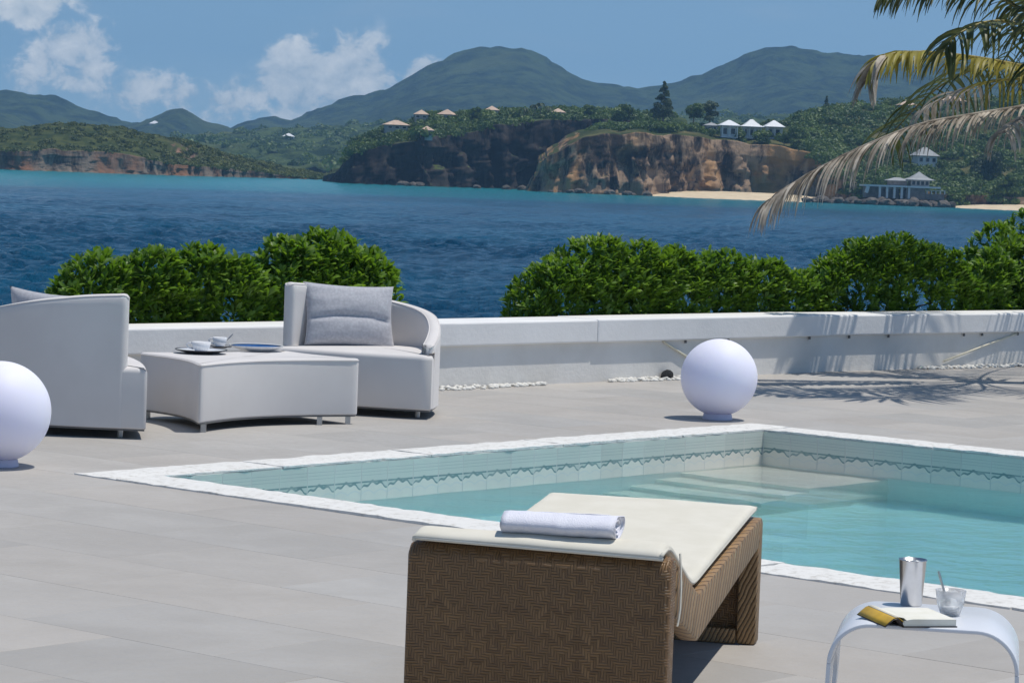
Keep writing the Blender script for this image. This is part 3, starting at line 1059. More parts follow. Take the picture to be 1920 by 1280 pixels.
G1 = 'houses on the dark cliff'
house('villa', 'low peach roofed house at the seaward end of the dark cliff', 742, 243, 842, 6.2, 5, 1.2, 1.5, M_roof_peach, M_wall_pale, 0.2, .6, 3, group=G1)
house('gazebo', 'peach roofed gazebo with grey walls on the dark cliff edge', 800, 258, 815, 3.0, 3.0, 1.9, 1.35, M_roof_peach, M_wall_pale, 0.1, .55, 2, group=G1, sink=.8)
house('villa', 'peach roofed house uphill of the cliff edge gazebo', 790, 223, 852, 3.8, 4, 1.2, 1.5, M_roof_peach, M_wall_pale, 0.0, .4, 2, group=G1)
house('villa', 'pale peach house with a steep roof beside a tall bush on the dark cliff', 838, 224, 852, 4.0, 4, 1.3, 1.7, M_roof_peach, M_wall_pale, -0.3, .4, 2, group=G1)
house('villa', 'pale house half hidden among trees near the distant palms', 922, 215, 866, 3.6, 3.5, 1.2, 1.4, M_roof_peach, M_wall_pale, 0.1, .4, 2, group=G1)
house('villa', 'pale house half hidden between the distant palms and the wooded rise', 1046, 219, 870, 3.6, 3.5, 1.2, 1.3, M_roof_peach, M_wall_pale, 0.1, .4, 2, group=G1)
G2 = 'white pavilions above the brown cliff'
house('pavilion', 'small greyish pavilion at the end of the white pavilion row', 1333, 248, 800, 3.0, 3.5, 1.7, 1.0, M_roof_grey, M_wall_pale, 0.1, .6, 2, group=G2, cat='pavilion')
house('pavilion', 'bright white flat topped pavilion beside the small greyish one', 1366, 257, 796, 4.5, 4, 3.0, 1.6, M_roof_white, M_wall_white, 0.1, .6, 2, cols=3, group=G2, cat='pavilion')
house('pavilion', 'white pavilion with columns in the middle of the pavilion row', 1408, 259, 796, 5.2, 4.4, 3.0, 2.1, M_roof_white, M_wall_white, 0.1, .6, 3, flare=1, cols=4, group=G2, cat='pavilion')
house('pavilion', 'white pavilion at the wooded end of the pavilion row', 1450, 259, 798, 4.4, 4, 3.0, 1.9, M_roof_white, M_wall_white, 0.1, .6, 2, cols=3, group=G2, cat='pavilion')
house('hillside_house', 'grey white house with tall hipped roof among trees on the slope', 1733, 305, 775, 5.6, 4.5, 2.1, 2.4, M_roof_grey, M_wall_white, 0.25, .6, 3, flare=0)
house('hillside_house', 'peach roofed house on the skyline behind the palm fronds', 1700, 205, 862, 4.6, 4, 1.6, 1.4, M_roof_peach, M_wall_pale, 0.1, .5, 2)
house('hillside_house', 'wider peach roofed house on the skyline behind the palm fronds', 1782, 200, 864, 7.5, 4, 1.6, 1.5, M_roof_peach, M_wall_pale, 0.1, .5, 3)
house('cottage', 'tiny white house high on the far hillside', 290, 240, 2840, 9, 8, 4, 3, M_roof_white, M_wall_white, 0, 1, 2, sink=10)
house('cottage', 'tiny white house on the far lowland across the bay', 541, 266, 1700, 6, 5, 3, 2, M_roof_white, M_wall_white, 0, .6, 2, sink=8)

# shore villa: flat roofed white front with columns, stone side, pagoda pavilion behind
pv = at(1690, 368, Y=744)
vil = empty('shore_villa', (pv.x, pv.y, pv.z - .6), 0.06, 'white flat roofed villa with columns and pagoda roof on the rocky shore', 'villa')
MB().box((-.2, 1.5, 3.1), (20, 6.5, .45)).build('roof_slab', M_wall_white, vil)
MB().box((-9.2, -1.2, 2.0), (.8, 1.0, 1.7), rot=(0, .25, 0)).build('end_pier', M_wall_white, vil)
MB().box((-5.0, 2.2, 1.4), (8.6, 4, 2.95)).build('wall', M_wall_stone, vil)
MB().box((3.4, 1.4, 1.4), (5.0, 5.2, 2.95)).build('stone_wall', M_wall_stone, vil)
for i in range(5):
    MB().box((-5.9 + i * 1.9, -1.2, 1.43), (.55, .5, 2.88)).build('column', M_wall_white, vil)
for i in range(4):
    w_ = MB().box((-4.95 + i * 1.9, .15, 1.3), (1.1, .12, 2.2)).build('window', M_glass, vil)
    MB().box((-4.95 + i * 1.9, .12, 2.5), (1.25, .2, .14)).build('frame', M_wall_white, w_)
MB().box((8.0, .6, .7), (6.2, 2, 1.5)).build('terrace_base', M_wall_stone, vil)
for i in range(6):
    MB().box((5.4 + i * 1.15, -.5, 1.85), (.28, .28, .8)).build('balustrade_post', M_wall_white, vil)
MB().box((8.2, -.5, 2.35), (6.2, .3, .16)).build('handrail', M_wall_white, vil)
MB().box((5.0, 3.2, 4.1), (4.8, 4.2, 1.55)).build('upper_wall', M_wall_pale, vil)
for i in range(4):
    MB().box((3.3 + i * 1.15, 1.06, 4.15), (.75, .1, .95)).build('window', M_glass, vil)
hip_roof(7.4, 6.4, 2.3, 4.88, 1, 0.0).build('pagoda_roof', M_roof_grey, vil, loc=(5.0, 3.2, 0))
MB().box((-.6, 3.4, 3.9), (4.6, 3.2, 1.2)).build('link_wall', M_wall_stone, vil)
hip_roof(6.0, 4.6, .9, 4.5, 0).build('link_roof', M_roof_grey, vil, loc=(-.6, 3.4, 0))

# boulders on the villa's shore
def boulder_mesh(seed):
    bm = bmesh.new()
    bmesh.ops.create_icosphere(bm, subdivisions=2, radius=1)
    r = np.random.default_rng(seed)
    for v in bm.verts:
        k = 0.75 + 0.6 * float(vnoise(v.co.x * 1.6 + seed * 5, v.co.y * 1.6, v.co.z * 1.6 + 9))
        v.co = v.co * k
        v.co.z *= 0.75
    me = bpy.data.meshes.new('boulder')
    bm.to_mesh(me); bm.free()
    return me
M_boulder = mat('shore_rock', (0.05, 0.045, 0.04), 0.95, 0.3, 0.6, 0.6, 3, ramp=(0.17, 0.145, 0.12), rand=.3)
BM = [boulder_mesh(i) for i in range(5)]
for b_ in BM: b_.materials.append(M_boulder)
rb = random.Random(4)
for i in range(46):
    px = 1515 + i * 5.9 + rb.uniform(-4, 4)
    D = 741 + rb.uniform(-4, 3)
    p = at(px, 370, Y=D)
    s_ = rb.uniform(.7, 1.75)
    o = link('boulder', BM[i % 5], None, (p.x, D, SEA + s_ * .25 + rb.uniform(0, .5)), (rb.uniform(-.3, .3), rb.uniform(-.3, .3), rb.uniform(0, 6)), (s_ * rb.uniform(.9, 1.5), s_, s_ * rb.uniform(.7, 1.1)))
    tag(o, 'dark rounded boulder on the waterline below the shore villa', 'boulder', 'boulders below the shore villa')
for i in range(26):
    px = rb.choice((rb.uniform(725, 790), rb.uniform(890, 1010), rb.uniform(1030, 1215)))
    D = at(px, 360, z=SEA).y
    D = 750 if px > 1010 else 795
    p = at(px, 360, Y=D)
    s_ = rb.uniform(.6, 1.5)
    o = link('boulder', BM[i % 5], None, (p.x, D, SEA + s_ * .2), (0, 0, rb.uniform(0, 6)), (s_ * 1.3, s_, s_ * .9))
    tag(o, 'fallen rock lying in the water at the foot of the cliffs', 'boulder', 'fallen rocks under the cliffs')

# trees that stand out singly
def far_tree(name, label, px, py_base, py_top, D, width_px, shape, m, group=None, seed=1, nleaf=420, ls=.38):
    b = at(px, py_base, Y=D); t = at(px, py_top, Y=D)
    H = t.z - b.z
    W = width_px / FPX * D
    e = empty(name, (b.x, b.y, b.z - .8), 0, label, 'tree', group)
    H += .8
    MB().tube([(0, 0, 0), (.05 * H * .1, 0, H * .45), (0, 0, H * .85)], [max(.12, H * .03), H * .02, .04], 6).build('trunk', M_bark, e)
    r = random.Random(seed)
    C, Rr = [], []
    if shape == 'cone':
        for i in range(40):
            f = (i + .5) / 40
            rr = W * .5 * (1 - f) ** 0.9 * (.5 + .5 * r.random())
            a = r.uniform(0, 6.28)
            C.append((math.cos(a) * rr * .8, math.sin(a) * rr * .8, H * (.12 + .86 * f)))
            Rr.append(max(.24, W * .27 * (1 - f * .85)))
        nl = max(40, nleaf // 5)
    else:
        for i in range(13):
            a = r.uniform(0, 6.28); q = r.uniform(.05, .34) * W
            C.append((math.cos(a) * q, math.sin(a) * q, H * r.uniform(.28, .80)))
            Rr.append(W * r.uniform(.18, .27))
        nl = nleaf // 4
    clump_cloud('crown', C, Rr, m, nl, ls, seed, .95, e)
    return e

far_tree('casuarina_tree', 'tall dark conical conifer on the brown cliff', 1243, 224, 152, 808, 44, 'cone', M_dark_tree, seed=3, nleaf=700, ls=.26)
far_tree('broadleaf_tree', 'rounded green tree beside the white pavilions', 1300, 234, 188, 812, 46, 'round', M_wood, seed=4)
far_tree('broadleaf_tree', 'grey green airy tree between the rounded tree and the pavilions', 1330, 234, 184, 816, 40, 'round', M_dark_tree, seed=5, nleaf=260)
far_tree('broadleaf_tree', 'upright green tree on the dark cliff near the distant palms', 1104, 222, 192, 858, 24, 'round', M_wood, seed=6)
far_tree('broadleaf_tree', 'broad green tree on the wooded rise beside the conifer', 1172, 228, 196, 852, 62, 'round', M_wood, seed=7, nleaf=600)
far_tree('broadleaf_tree', 'tall round green tree among the houses on the dark cliff', 893, 226, 198, 850, 24, 'round', M_wood, seed=8)
far_tree('broadleaf_tree', 'bright lime green bush at the brown cliff edge', 1258, 252, 230, 780, 44, 'round', M_lime, seed=9)
far_tree('broadleaf_tree', 'dark rounded bush at the brown cliff edge beside the lime bush', 1230, 254, 228, 779, 32, 'round', M_wood, seed=10)
far_tree('broadleaf_tree', 'thin dark treetop rising over the wooded skyline', 1549, 218, 180, 850, 20, 'cone', M_dark_tree, seed=12, nleaf=160, ls=.22)
far_tree('broadleaf_tree', 'large dark round tree on the slope beside the shore villa', 1852, 335, 282, 775, 74, 'round', M_dark_tree, seed=13, nleaf=900)
far_tree('broadleaf_tree', 'light green tree behind the beach on the slope', 1888, 378, 320, 752, 62, 'round', M_wood, seed=14, nleaf=700)
for k_, (px, yb) in enumerate(((1330, 266), (1385, 268), (1428, 270), (1470, 270), (1498, 262))):
    far_tree('broadleaf_tree', ['low green bush under the small greyish pavilion', 'low green bush under the flat topped white pavilion', 'low green bush under the middle white pavilion',
                                'low green bush under the last white pavilion', 'low green bush at the end of the pavilion row'][k_], px, yb, yb - 26, 785, 40, 'round', M_wood, seed=20 + k_, ls=.32)

def far_palm(label, px, yb, yt, D, seed):
    b = at(px, yb, Y=D); t = at(px, yt, Y=D)
    H = t.z - b.z
    e = empty('palm_tree', (b.x, b.y, b.z - .8), 0, label, 'palm', 'distant palms on the dark cliff')
    MB().tube([(0, 0, 0), (.1, 0, H * .5), (0, 0, H + .4)], [.2, .15, .12], 6).build('trunk', M_bark, e)
    r = np.random.default_rng(seed)
    V, F = [], []
    for i in range(16):
        a = r.random() * 6.28; L = 1.5 + .5 * r.random(); up = r.uniform(.1, .9)
        pr = None
        for k in range(6):
            f = k / 5
            c = np.array([math.cos(a) * L * f, math.sin(a) * L * f, H + .4 + up * f * 1.2 - 1.9 * f * f])
            sd_ = np.array([-math.sin(a), math.cos(a), -.4]) * (.34 * math.sin(PI * (.12 + .85 * f)))
            V += [c - sd_, c, c + sd_ * np.array([1, 1, -1])]
            if k:
                q = len(V) - 6
                F += [(q, q + 1, q + 4, q + 3), (q + 1, q + 2, q + 5, q + 4)]
    me = mesh_np('crown', np.array(V), np.array(F), M_dark_tree)
    vattr(me, 'tint', r.random(len(V)))
    link('crown', me, e)
far_palm('distant palm with the tallest crown on the dark cliff', 1012, 224, 192, 858, 1)
far_palm('distant palm close beside the tallest one', 1002, 224, 195, 858, 2)
far_palm('distant palm on the conifer side of the tallest pair', 1031, 222, 200, 858, 3)
far_palm('slim distant palm on the peach house side of the tallest pair', 982, 222, 202, 858, 4)

# ---- haze over the bay (sky outside it)
hz = MB().box((0, 2000, 76), (4400, 4300, 170)).build('haze', None)
mh = bpy.data.materials.new('bay_haze')
mh.use_nodes = True
nn = NT(mh.node_tree)
nn.n.remove(nn.n['Principled BSDF'])
pvn = nn.node('ShaderNodeVolumePrincipled')
pvn.inputs['Color'].default_value = (0.34, 0.64, 1.0, 1)
pvn.inputs['Density'].default_value = 0.00016
pvn.inputs['Anisotropy'].default_value = 0.0
nn.l.new(pvn.outputs[0], nn.n['Material Output'].inputs['Volume'])
hz.data.materials.append(mh)
tag(hz, 'thin blue sea haze in the air over the bay', 'haze', kind='stuff')

# ================================================================== TERRACE, POOL, WALL
def slab_piece(u0, u1, v0, v1, z0, z1):
    return [uv(u0, v0, z0), uv(u1, v0, z0), uv(u1, v1, z0), uv(u0, v1, z0), uv(u0, v0, z1), uv(u1, v0, z1), uv(u1, v1, z1), uv(u0, v1, z1)]
BF = [(3, 2, 1, 0), (4, 5, 6, 7), (0, 1, 5, 4), (1, 2, 6, 5), (2, 3, 7, 6), (3, 0, 4, 7)]
UMIN, UMAX, VMIN, VMAX = -16.0, 13.0, -2.95, 13.0
base = MB()
q = CW - .06
for a in ((UMIN, UMAX, VMIN, q), (UMIN, UMAX, PW - q, VMAX), (UMIN, q, q, PW - q), (PL - q, UMAX, q, PW - q)):
    base.add(slab_piece(*a, -0.30, -0.0016), BF)
terr = base.build('terrace', M_grout)
tag(terr, kind='structure')

TU, TV, GAP = 0.6, 0.9, 0.0022
tiles = []
def tile_region(u0, u1, v0, v1, ustart):
    row = 0
    u = ustart
    k0 = math.floor((u0 - ustart) / TU)
    k = k0
    while ustart + k * TU < u1 - 1e-6:
        a, b = max(u0, ustart + k * TU), min(u1, ustart + (k + 1) * TU)
        sh = (k % 2) * TV / 2
        j = math.floor((v0 - sh) / TV)
        while j * TV + sh < v1 - 1e-6:
            c, d = max(v0, j * TV + sh), min(v1, (j + 1) * TV + sh)
            if b - a > .02 and d - c > .02:
                tiles.append((a, b, c, d))
            j += 1
        k += 1
tile_region(UMIN, UMAX, VMIN, 0, 0)
tile_region(UMIN, UMAX, PW, VMAX, 0)
tile_region(UMIN, 0, 0, PW, 0)
tile_region(PL, UMAX, 0, PW, PL)

def tile_mesh(w, d):
    g = GAP / 2; c = .0012
    x0, x1, y0, y1 = -w / 2 + g, w / 2 - g, -d / 2 + g, d / 2 - g
    vs = [(x0, y0, -.02), (x1, y0, -.02), (x1, y1, -.02), (x0, y1, -.02), (x0, y0, -c), (x1, y0, -c), (x1, y1, -c), (x0, y1, -c),
          (x0 + c, y0 + c, 0), (x1 - c, y0 + c, 0), (x1 - c, y1 - c, 0), (x0 + c, y1 - c, 0)]
    fs = [(0, 1, 5, 4), (1, 2, 6, 5), (2, 3, 7, 6), (3, 0, 4, 7), (4, 5, 9, 8), (5, 6, 10, 9), (6, 7, 11, 10), (7, 4, 8, 11), (8, 9, 10, 11)]
    return vs, fs
seen, rest = [], MB()
for a, b, c, d in tiles:
    ce = uv((a + b) / 2, (c + d) / 2)
    if ce.y < 2: 
        continue
    corners = [proj(uv(x, y)) for x in (a, b) for y in (c, d)] if ce.y > 6 else []
    vis = [1 for (px, py) in corners if -20 < px < 1940 and 560 < py < 1300]
    seen.append((a, b, c, d, bool(vis), len(vis), ce.y))
vis_t = sorted([t for t in seen if t[4]], key=lambda t: t[6])[:300]
vs_set = set(id(t) for t in vis_t)
cache = {}
for t in seen:
    a, b, c, d = t[:4]
    w, dd = round(b - a, 4), round(d - c, 4)
    vs, fs = tile_mesh(w, dd)
    ce = uv((a + b) / 2, (c + d) / 2)
    if id(t) in vs_set:
        if (w, dd) not in cache:
            cache[(w, dd)] = MB().add(vs, fs).mesh('tile', M_terrace)
        link('tile', cache[(w, dd)], terr, ce + Vector((0, 0, random.uniform(-.0003, .0003))), (random.uniform(-.0006, .0006), random.uniform(-.0004, .0004), TH))
    else:
        Mx = Matrix.Translation(ce) @ Matrix.Rotation(TH, 4, 'Z')
        rest.add([Mx @ Vector(p) for p in vs], fs)
# the v axis points to the right of u, so a tile's local y is mirrored; it is symmetric
tag(rest.build('paving', M_terrace, terr), kind='stuff')

# ---- pool
pool = empty('swimming_pool', uv(PL / 2, PW / 2, 0), 0, 'turquoise swimming pool with white stone coping and patterned tile border', 'swimming pool')
PO = pool.location.copy()
def puv(u, v, z): return uv(u, v, z) - PO
def pbox(mb, u0, u1, v0, v1, z0, z1):
    return mb.add([p - PO for p in slab_piece(u0, u1, v0, v1, z0, z1)], BF)
FLOOR = -1.30
wt = .2
for a in ((CW - wt, CW, CW - wt, PW - CW + wt), (PL - CW, PL - CW + wt, CW - wt, PW - CW + wt), (CW, PL - CW, CW - wt, CW), (CW, PL - CW, PW - CW, PW - CW + wt)):
    pbox(MB(), *a, FLOOR - .2, -.005).build('pool_wall', M_plaster, pool)
pbox(MB(), CW, PL - CW, CW, PW - CW, FLOOR - .2, FLOOR).build('pool_floor', M_plaster, pool)
# steps in the far corner, going down towards the terrace side
su = PL - CW
for k_, (dep, z) in enumerate(((.83, -.31), (.24, -.51), (.24, -.71), (.24, -.91))):
    pbox(MB(), su - dep, su, CW, 1.20, FLOOR, z).build('step', M_step, pool)
    su -= dep
WL = -0.205
# border tiles
TS = 0.2
def ptile_mesh():
    g, t = .0008, .008
    h = TS / 2 - g
    me = MB().add([(-h, -t, -h), (h, -t, -h), (h, -t, h), (-h, -t, h), (-h, 0, -h), (h, 0, -h), (h, 0, h), (-h, 0, h)],
                  [(0, 1, 2, 3), (7, 6, 5, 4), (0, 4, 5, 1), (1, 5, 6, 2), (2, 6, 7, 3), (3, 7, 4, 0)]).mesh('border_tile', M_ptile)
    l = me.uv_layers.new(name='UVMap')
    for p in me.polygons:
        for li in p.loop_indices:
            co = me.vertices[me.loops[li].vertex_index].co
            l.data[li].uv = (co.x / TS + .5, co.z / TS + .5)
    return me
PT = ptile_mesh()
for row in range(2):
    zc = -.006 - TS / 2 - row * TS
    if row == 1: continue
    nL = int((PL - 2 * CW) / TS)
    for i in range(nL):
        link('border_tile', PT, pool, puv(PL - CW - (i + .5) * TS - .008, CW, zc), (0, 0, TH))
    for i in range(int((PW - 2 * CW) / TS)):
        link('border_tile', PT, pool, puv(PL - CW, CW + .008 + (i + .5) * TS, zc), (0, 0, TH - PI / 2))
# coping stones
def coping(u0, u1, v0, v1, seed):
    r = np.random.default_rng(seed)
    nx = max(4, int((u1 - u0) / .05)); ny = max(4, int((v1 - v0) / .05))
    g = .003
    us = np.linspace(u0 + g, u1 - g, nx); vv = np.linspace(v0 + g, v1 - g, ny)
    zt = .013 + r.normal() * .0015
    V, F = [], []
    for i, u in enumerate(us):
        for j, v in enumerate(vv):
            edge = i in (0, nx - 1) or j in (0, ny - 1)
            n_ = float(fbm(u * 9, v * 9, seed, 3))
            du = dv = 0
            if j in (0, ny - 1): dv = (r.random() - .5) * .016
            if i in (0, nx - 1) and (abs(u - 0) < .02 or abs(u - PL) < .02 or abs(u - CW) < .02 or abs(u - PL + CW) < .02): du = (r.random() - .5) * .016
            V.append(puv(u + du, v + dv, zt + n_ * .005 - (.004 + r.random() * .004 if edge else 0)))
    nb = len(V)
    F += [tuple(x) for x in grid_faces(nx, ny)]
    ring = [i * ny for i in range(nx)] + [(nx - 1) * ny + j for j in range(1, ny)] + [i * ny + ny - 1 for i in range(nx - 2, -1, -1)] + [j for j in range(ny - 2, 0, -1)]
    for k in ring:
        p = V[k]
        V.append(Vector((p.x, p.y, -.0035)))
    m_ = len(ring)
    for k in range(m_):
        F.append((ring[k], ring[(k + 1) % m_], nb + (k + 1) % m_, nb + k))
    MB().add(V, F).build('coping_stone', M_coping, pool, smooth=True)
ov = .008
for side in (0, 1):
    v0, v1 = (0, CW + ov) if side == 0 else (PW - CW - ov, PW)
    for i in range(5):
        coping(PL * i / 5, PL * (i + 1) / 5, v0, v1, 100 + side * 20 + i)
for side in (0, 1):
    u0, u1 = (0, CW + ov) if side == 0 else (PL - CW - ov, PL)
    a, b = CW + ov, PW - CW - ov
    for i in range(7):
        coping(u0, u1, a + (b - a) * i / 7, a + (b - a) * (i + 1) / 7, 200 + side * 20 + i)
# water body: its flanks are sunk into the walls
def build_pool_water():
    nu, nv = 110, 150
    us = np.linspace(CW - .05, PL - CW + .05, nu); vv = np.linspace(CW - .05, PW - CW + .05, nv)
    Ug, Vg = np.meshgrid(us, vv, indexing='ij')
    r = np.random.default_rng(8)
    Z = np.zeros_like(Ug)
    for i in range(14):
        lam = .25 + .6 * r.random(); th = 6.28 * r.random(); k = 2 * PI / lam
        Z += .0011 * lam * np.sin(k * (Ug * math.cos(th) + Vg * math.sin(th)) + 6.28 * r.random())
    P = np.array([[A0.x, A0.y]])
    X = A0.x + Ux.x * Ug + Vx.x * Vg; Y = A0.y + Ux.y * Ug + Vx.y * Vg
    top = np.stack([X, Y, Z + WL], -1).reshape(-1, 3)
    V = [tuple(p) for p in top]
    F = [tuple(x) for x in grid_faces(nu, nv)]
    ring = [i * nv for i in range(nu)] + [(nu - 1) * nv + j for j in range(1, nv)] + [i * nv + nv - 1 for i in range(nu - 2, -1, -1)] + [j for j in range(nv - 2, 0, -1)]
    nb = len(V)
    for k in ring: V.append((V[k][0], V[k][1], FLOOR - .05))
    m_ = len(ring)
    for k in range(m_): F.append((ring[k], ring[(k + 1) % m_], nb + (k + 1) % m_, nb + k))
    F.append(tuple(nb + k for k in range(m_ - 1, -1, -1)))
    o = MB().add(V, F).build('pool_water', M_pwater, smooth='all')
    tag(o, kind='structure')
build_pool_water()

# ---- low white wall along the sea side
WALL_H, CAP_T, CAP_W = 0.46, 0.165, 0.42
wpts = [Vector((-6.2, 13.75, 0)), Vector((-0.41, 19.99, 0)), Vector((0.6, 21.12, 0)), Vector((2.55, 23.28, 0)), Vector((4.38, 25.02, 0)), Vector((9.0, 29.4, 0))]
wall = empty('garden_wall', (0, 20, 0), 0, 'low white rendered wall with overhanging cap along the sea edge', 'wall')
WO = wall.location.copy()
def wall_strip(off0, off1, z0, z1, pts, gap=0.0):
    """closed body following the wall line between two offsets towards the sea"""
    mb = MB()
    n_ = len(pts)
    L, Rr = [], []
    for i, p in enumerate(pts):
        a = pts[max(0, i - 1)]; b = pts[min(n_ - 1, i + 1)]
        t = (b - a).normalized()
        nv_ = Vector((-t.y, t.x, 0))
        L.append(p + nv_ * off0); Rr.append(p + nv_ * off1)
    vs = []
    for l, r_ in zip(L, Rr):
        vs += [l + Vector((0, 0, z0)) - WO, r_ + Vector((0, 0, z0)) - WO, r_ + Vector((0, 0, z1)) - WO, l + Vector((0, 0, z1)) - WO]
    fs = [(0, 1, 2, 3), tuple(4 * (n_ - 1) + k for k in (3, 2, 1, 0))]
    for i in range(n_ - 1):
        for k in range(4):
            k2 = (k + 1) % 4
            fs.append((4 * i + k, 4 * i + 4 + k, 4 * i + 4 + k2, 4 * i + k2))
    return mb.add(vs, fs)
def resample(pts, step):
    o = []
    for a, b in zip(pts[:-1], pts[1:]):
        k = max(1, int((b - a).length / step))
        o += [a.lerp(b, i / k) for i in range(k)]
    return o + [pts[-1]]
wp = resample(wpts, .25)
wall_strip(.0, .30, -.02, WALL_H - CAP_T + .01, wp).build('wall_body', M_white_wall, wall, bevel=.006)
# the cap is cast in lengths, the joint falls at the bend
def cut(i0, i1): return resample(wpts[i0:i1 + 1], .25)
wall_strip(-.036, CAP_W - .036, WALL_H - CAP_T, WALL_H, cut(0, 2), 0).build('cap', M_cap, wall, bevel=.012)
wall_strip(-.039, CAP_W - .039, WALL_H - CAP_T - .003, WALL_H + .004, cut(2, 3), 0).build('cap', M_cap, wall, bevel=.012)
wall_strip(-.036, CAP_W - .036, WALL_H - CAP_T, WALL_H, cut(3, 5), 0).build('cap', M_cap, wall, bevel=.012)
def along(px):
    """point of the wall line under a pixel column"""
    best = min(wp, key=lambda p: abs(proj(p)[0] - px))
    return best
for px in (1280, 1350, 1512, 1592, 1668, 1785, 1838, 1890):
    p = along(px)
    MB().lathe([(.010, 0), (.010, .018), (.007, .024)], 10).build('drip_stud', M_trim, wall, loc=p + Vector((.012, -.012, WALL_H - CAP_T - .026)) - WO)

M_pale_tube = mat('pale_tube', (0.70, 0.66, 0.52), 0.6, 0.06, 10)
wdir = (wpts[4] - wpts[1]).normalized()
wout = Vector((wdir.y, -wdir.x, 0))
for (pa, pb, lab) in ((1218, 1300, 'thin pale tube slanting down the wall beside the dark stone'), (1888, 1775, 'thin pale tube slanting down the wall beyond the globe lamp')):
    a_, b_ = along(pa), along(pb)
    o = MB().tube([a_ + wout * .014 + Vector((0, 0, WALL_H - CAP_T - .01)), (a_ * .5 + b_ * .5) + wout * .014 + Vector((0, 0, .175)), b_ + wout * .014 + Vector((0, 0, .06))], .008, 8).build('slant_tube', M_pale_tube, smooth='all')  # thin pale tube laid slantwise on the wall face
    tag(o, lab, 'pipe')

# planter behind the wall, and the bank down to the sea
wn = Vector((-(wpts[4] - wpts[1]).y, (wpts[4] - wpts[1]).x, 0)).normalized()
pl = MB()
rows = []
prof = [(.26, .30), (.8, .34), (1.5, .28), (1.9, .05), (2.6, -1.0), (3.6, -2.4), (5.5, -4.6)]
V = []
for o_, z in prof:
    for i, p in enumerate(wp):
        j = float(fbm(i * .3, o_ * 2, 5, 3)) * (.1 if o_ < 1.6 else .8)
        V.append(p + wn * (o_ + (0 if o_ < 1 else j)) + Vector((0, 0, z + j * (.3 if o_ > .5 else 0))))
bk = link('planting_bank', mesh_np('planting_bank', np.array([tuple(p) for p in V]), grid_faces(len(prof), len(wp)), M_bank))
tag(bk, kind='structure')

# pebbles at the foot of the wall (too many to count) and one dark stone
def pebbles():
    bm = bmesh.new(); bmesh.ops.create_icosphere(bm, subdivisions=1, radius=1)
    sv = np.array([v.co[:] for v in bm.verts]); sf = np.array([[v.index for v in f.verts] for f in bm.faces]); bm.free()
    r = np.random.default_rng(21)
    V, F = [], []
    off = 0
    for i in range(2600):
        k = r.integers(0, len(wp) - 1)
        f = r.random()
        p = wp[k].lerp(wp[k + 1], f)
        px = proj(p)[0]
        dens = float(vnoise(k * .35 + f * .35, 3.3))
        if dens < .36: continue
        w = .02 + .16 * dens * r.random() ** 1.6
        c = np.array([p.x - wn.x * w, p.y - wn.y * w, .004 + .012 * r.random() * (1 if w < .08 else .2)])
        s_ = r.uniform(.010, .026)
        sc = np.array([s_ * r.uniform(.8, 1.4), s_ * r.uniform(.8, 1.4), s_ * .65])
        a = r.random() * 6.28
        rot = np.array([[math.cos(a), -math.sin(a), 0], [math.sin(a), math.cos(a), 0], [0, 0, 1]])
        V.append((sv * sc) @ rot.T + c); F.append(sf + off); off += len(sv)
    o = link('pebbles', mesh_np('pebbles', np.concatenate(V), np.concatenate(F), M_pebble, smooth=True))
    tag(o, 'white pebbles scattered along the foot of the low wall', 'pebbles', kind='stuff')
pebbles()
p = at(1250, 711, z=.0)
o = link('stone', boulder_mesh(9), None, (p.x, p.y, .028), (0, 0, .6), (.05, .04, .055))
o.data.materials.append(M_rock)
tag(o, 'small dark stone at the foot of the wall beside the globe lamp', 'stone')

# ================================================================== FURNITURE
def rounded_poly(pts, r, seg=5):
    out_ = []
    N = len(pts)
    for i in range(N):
        p = Vector(pts[i]); a = Vector(pts[i - 1]); b = Vector(pts[(i + 1) % N])
        d1 = (a - p); d2 = (b - p)
        rr = min(r, d1.length * .45, d2.length * .45)
        ang = d1.angle(d2)
        if ang > R(170) or rr < .004:
            out_.append(tuple(p)); continue
        p1 = p + d1.normalized() * rr; p2 = p + d2.normalized() * rr
        for k in range(seg + 1):
            f = k / seg
            out_.append(tuple(p1.lerp(p, f).lerp(p.lerp(p2, f), f)))
    return out_

def u_path(hw, grow=0.0):
    """outer line of the tub chair: a wedge that narrows to a round back"""
    c = [(-hw - .025, -.42), (-.495, -.20), (-.41, .04), (-.29, .24), (-.10, .365), (.08, .375), (.25, .29), (.38, .08), (.465, -.17), (hw, -.42)]
    P = [Vector((x, y, 0)) for x, y in c]
    P = bez(P, 64)
    k = 1 + grow
    return [(p.x * k, (p.y + .05) * k - .05) for p in P]

def bez(pts, n_):
    """smooth curve through points (Catmull-Rom)"""
    P = [pts[0]] + list(pts) + [pts[-1]]
    o = []
    segs = len(pts) - 1
    for i in range(n_):
        t = i / (n_ - 1) * segs
        k = min(segs - 1, int(t)); t -= k
        a, b, c, d = P[k], P[k + 1], P[k + 2], P[k + 3]
        o.append(0.5 * ((2 * b) + (c - a) * t + (2 * a - 5 * b + 4 * c - d) * t * t + (3 * b - a - 3 * c + d) * t ** 3))
    return o

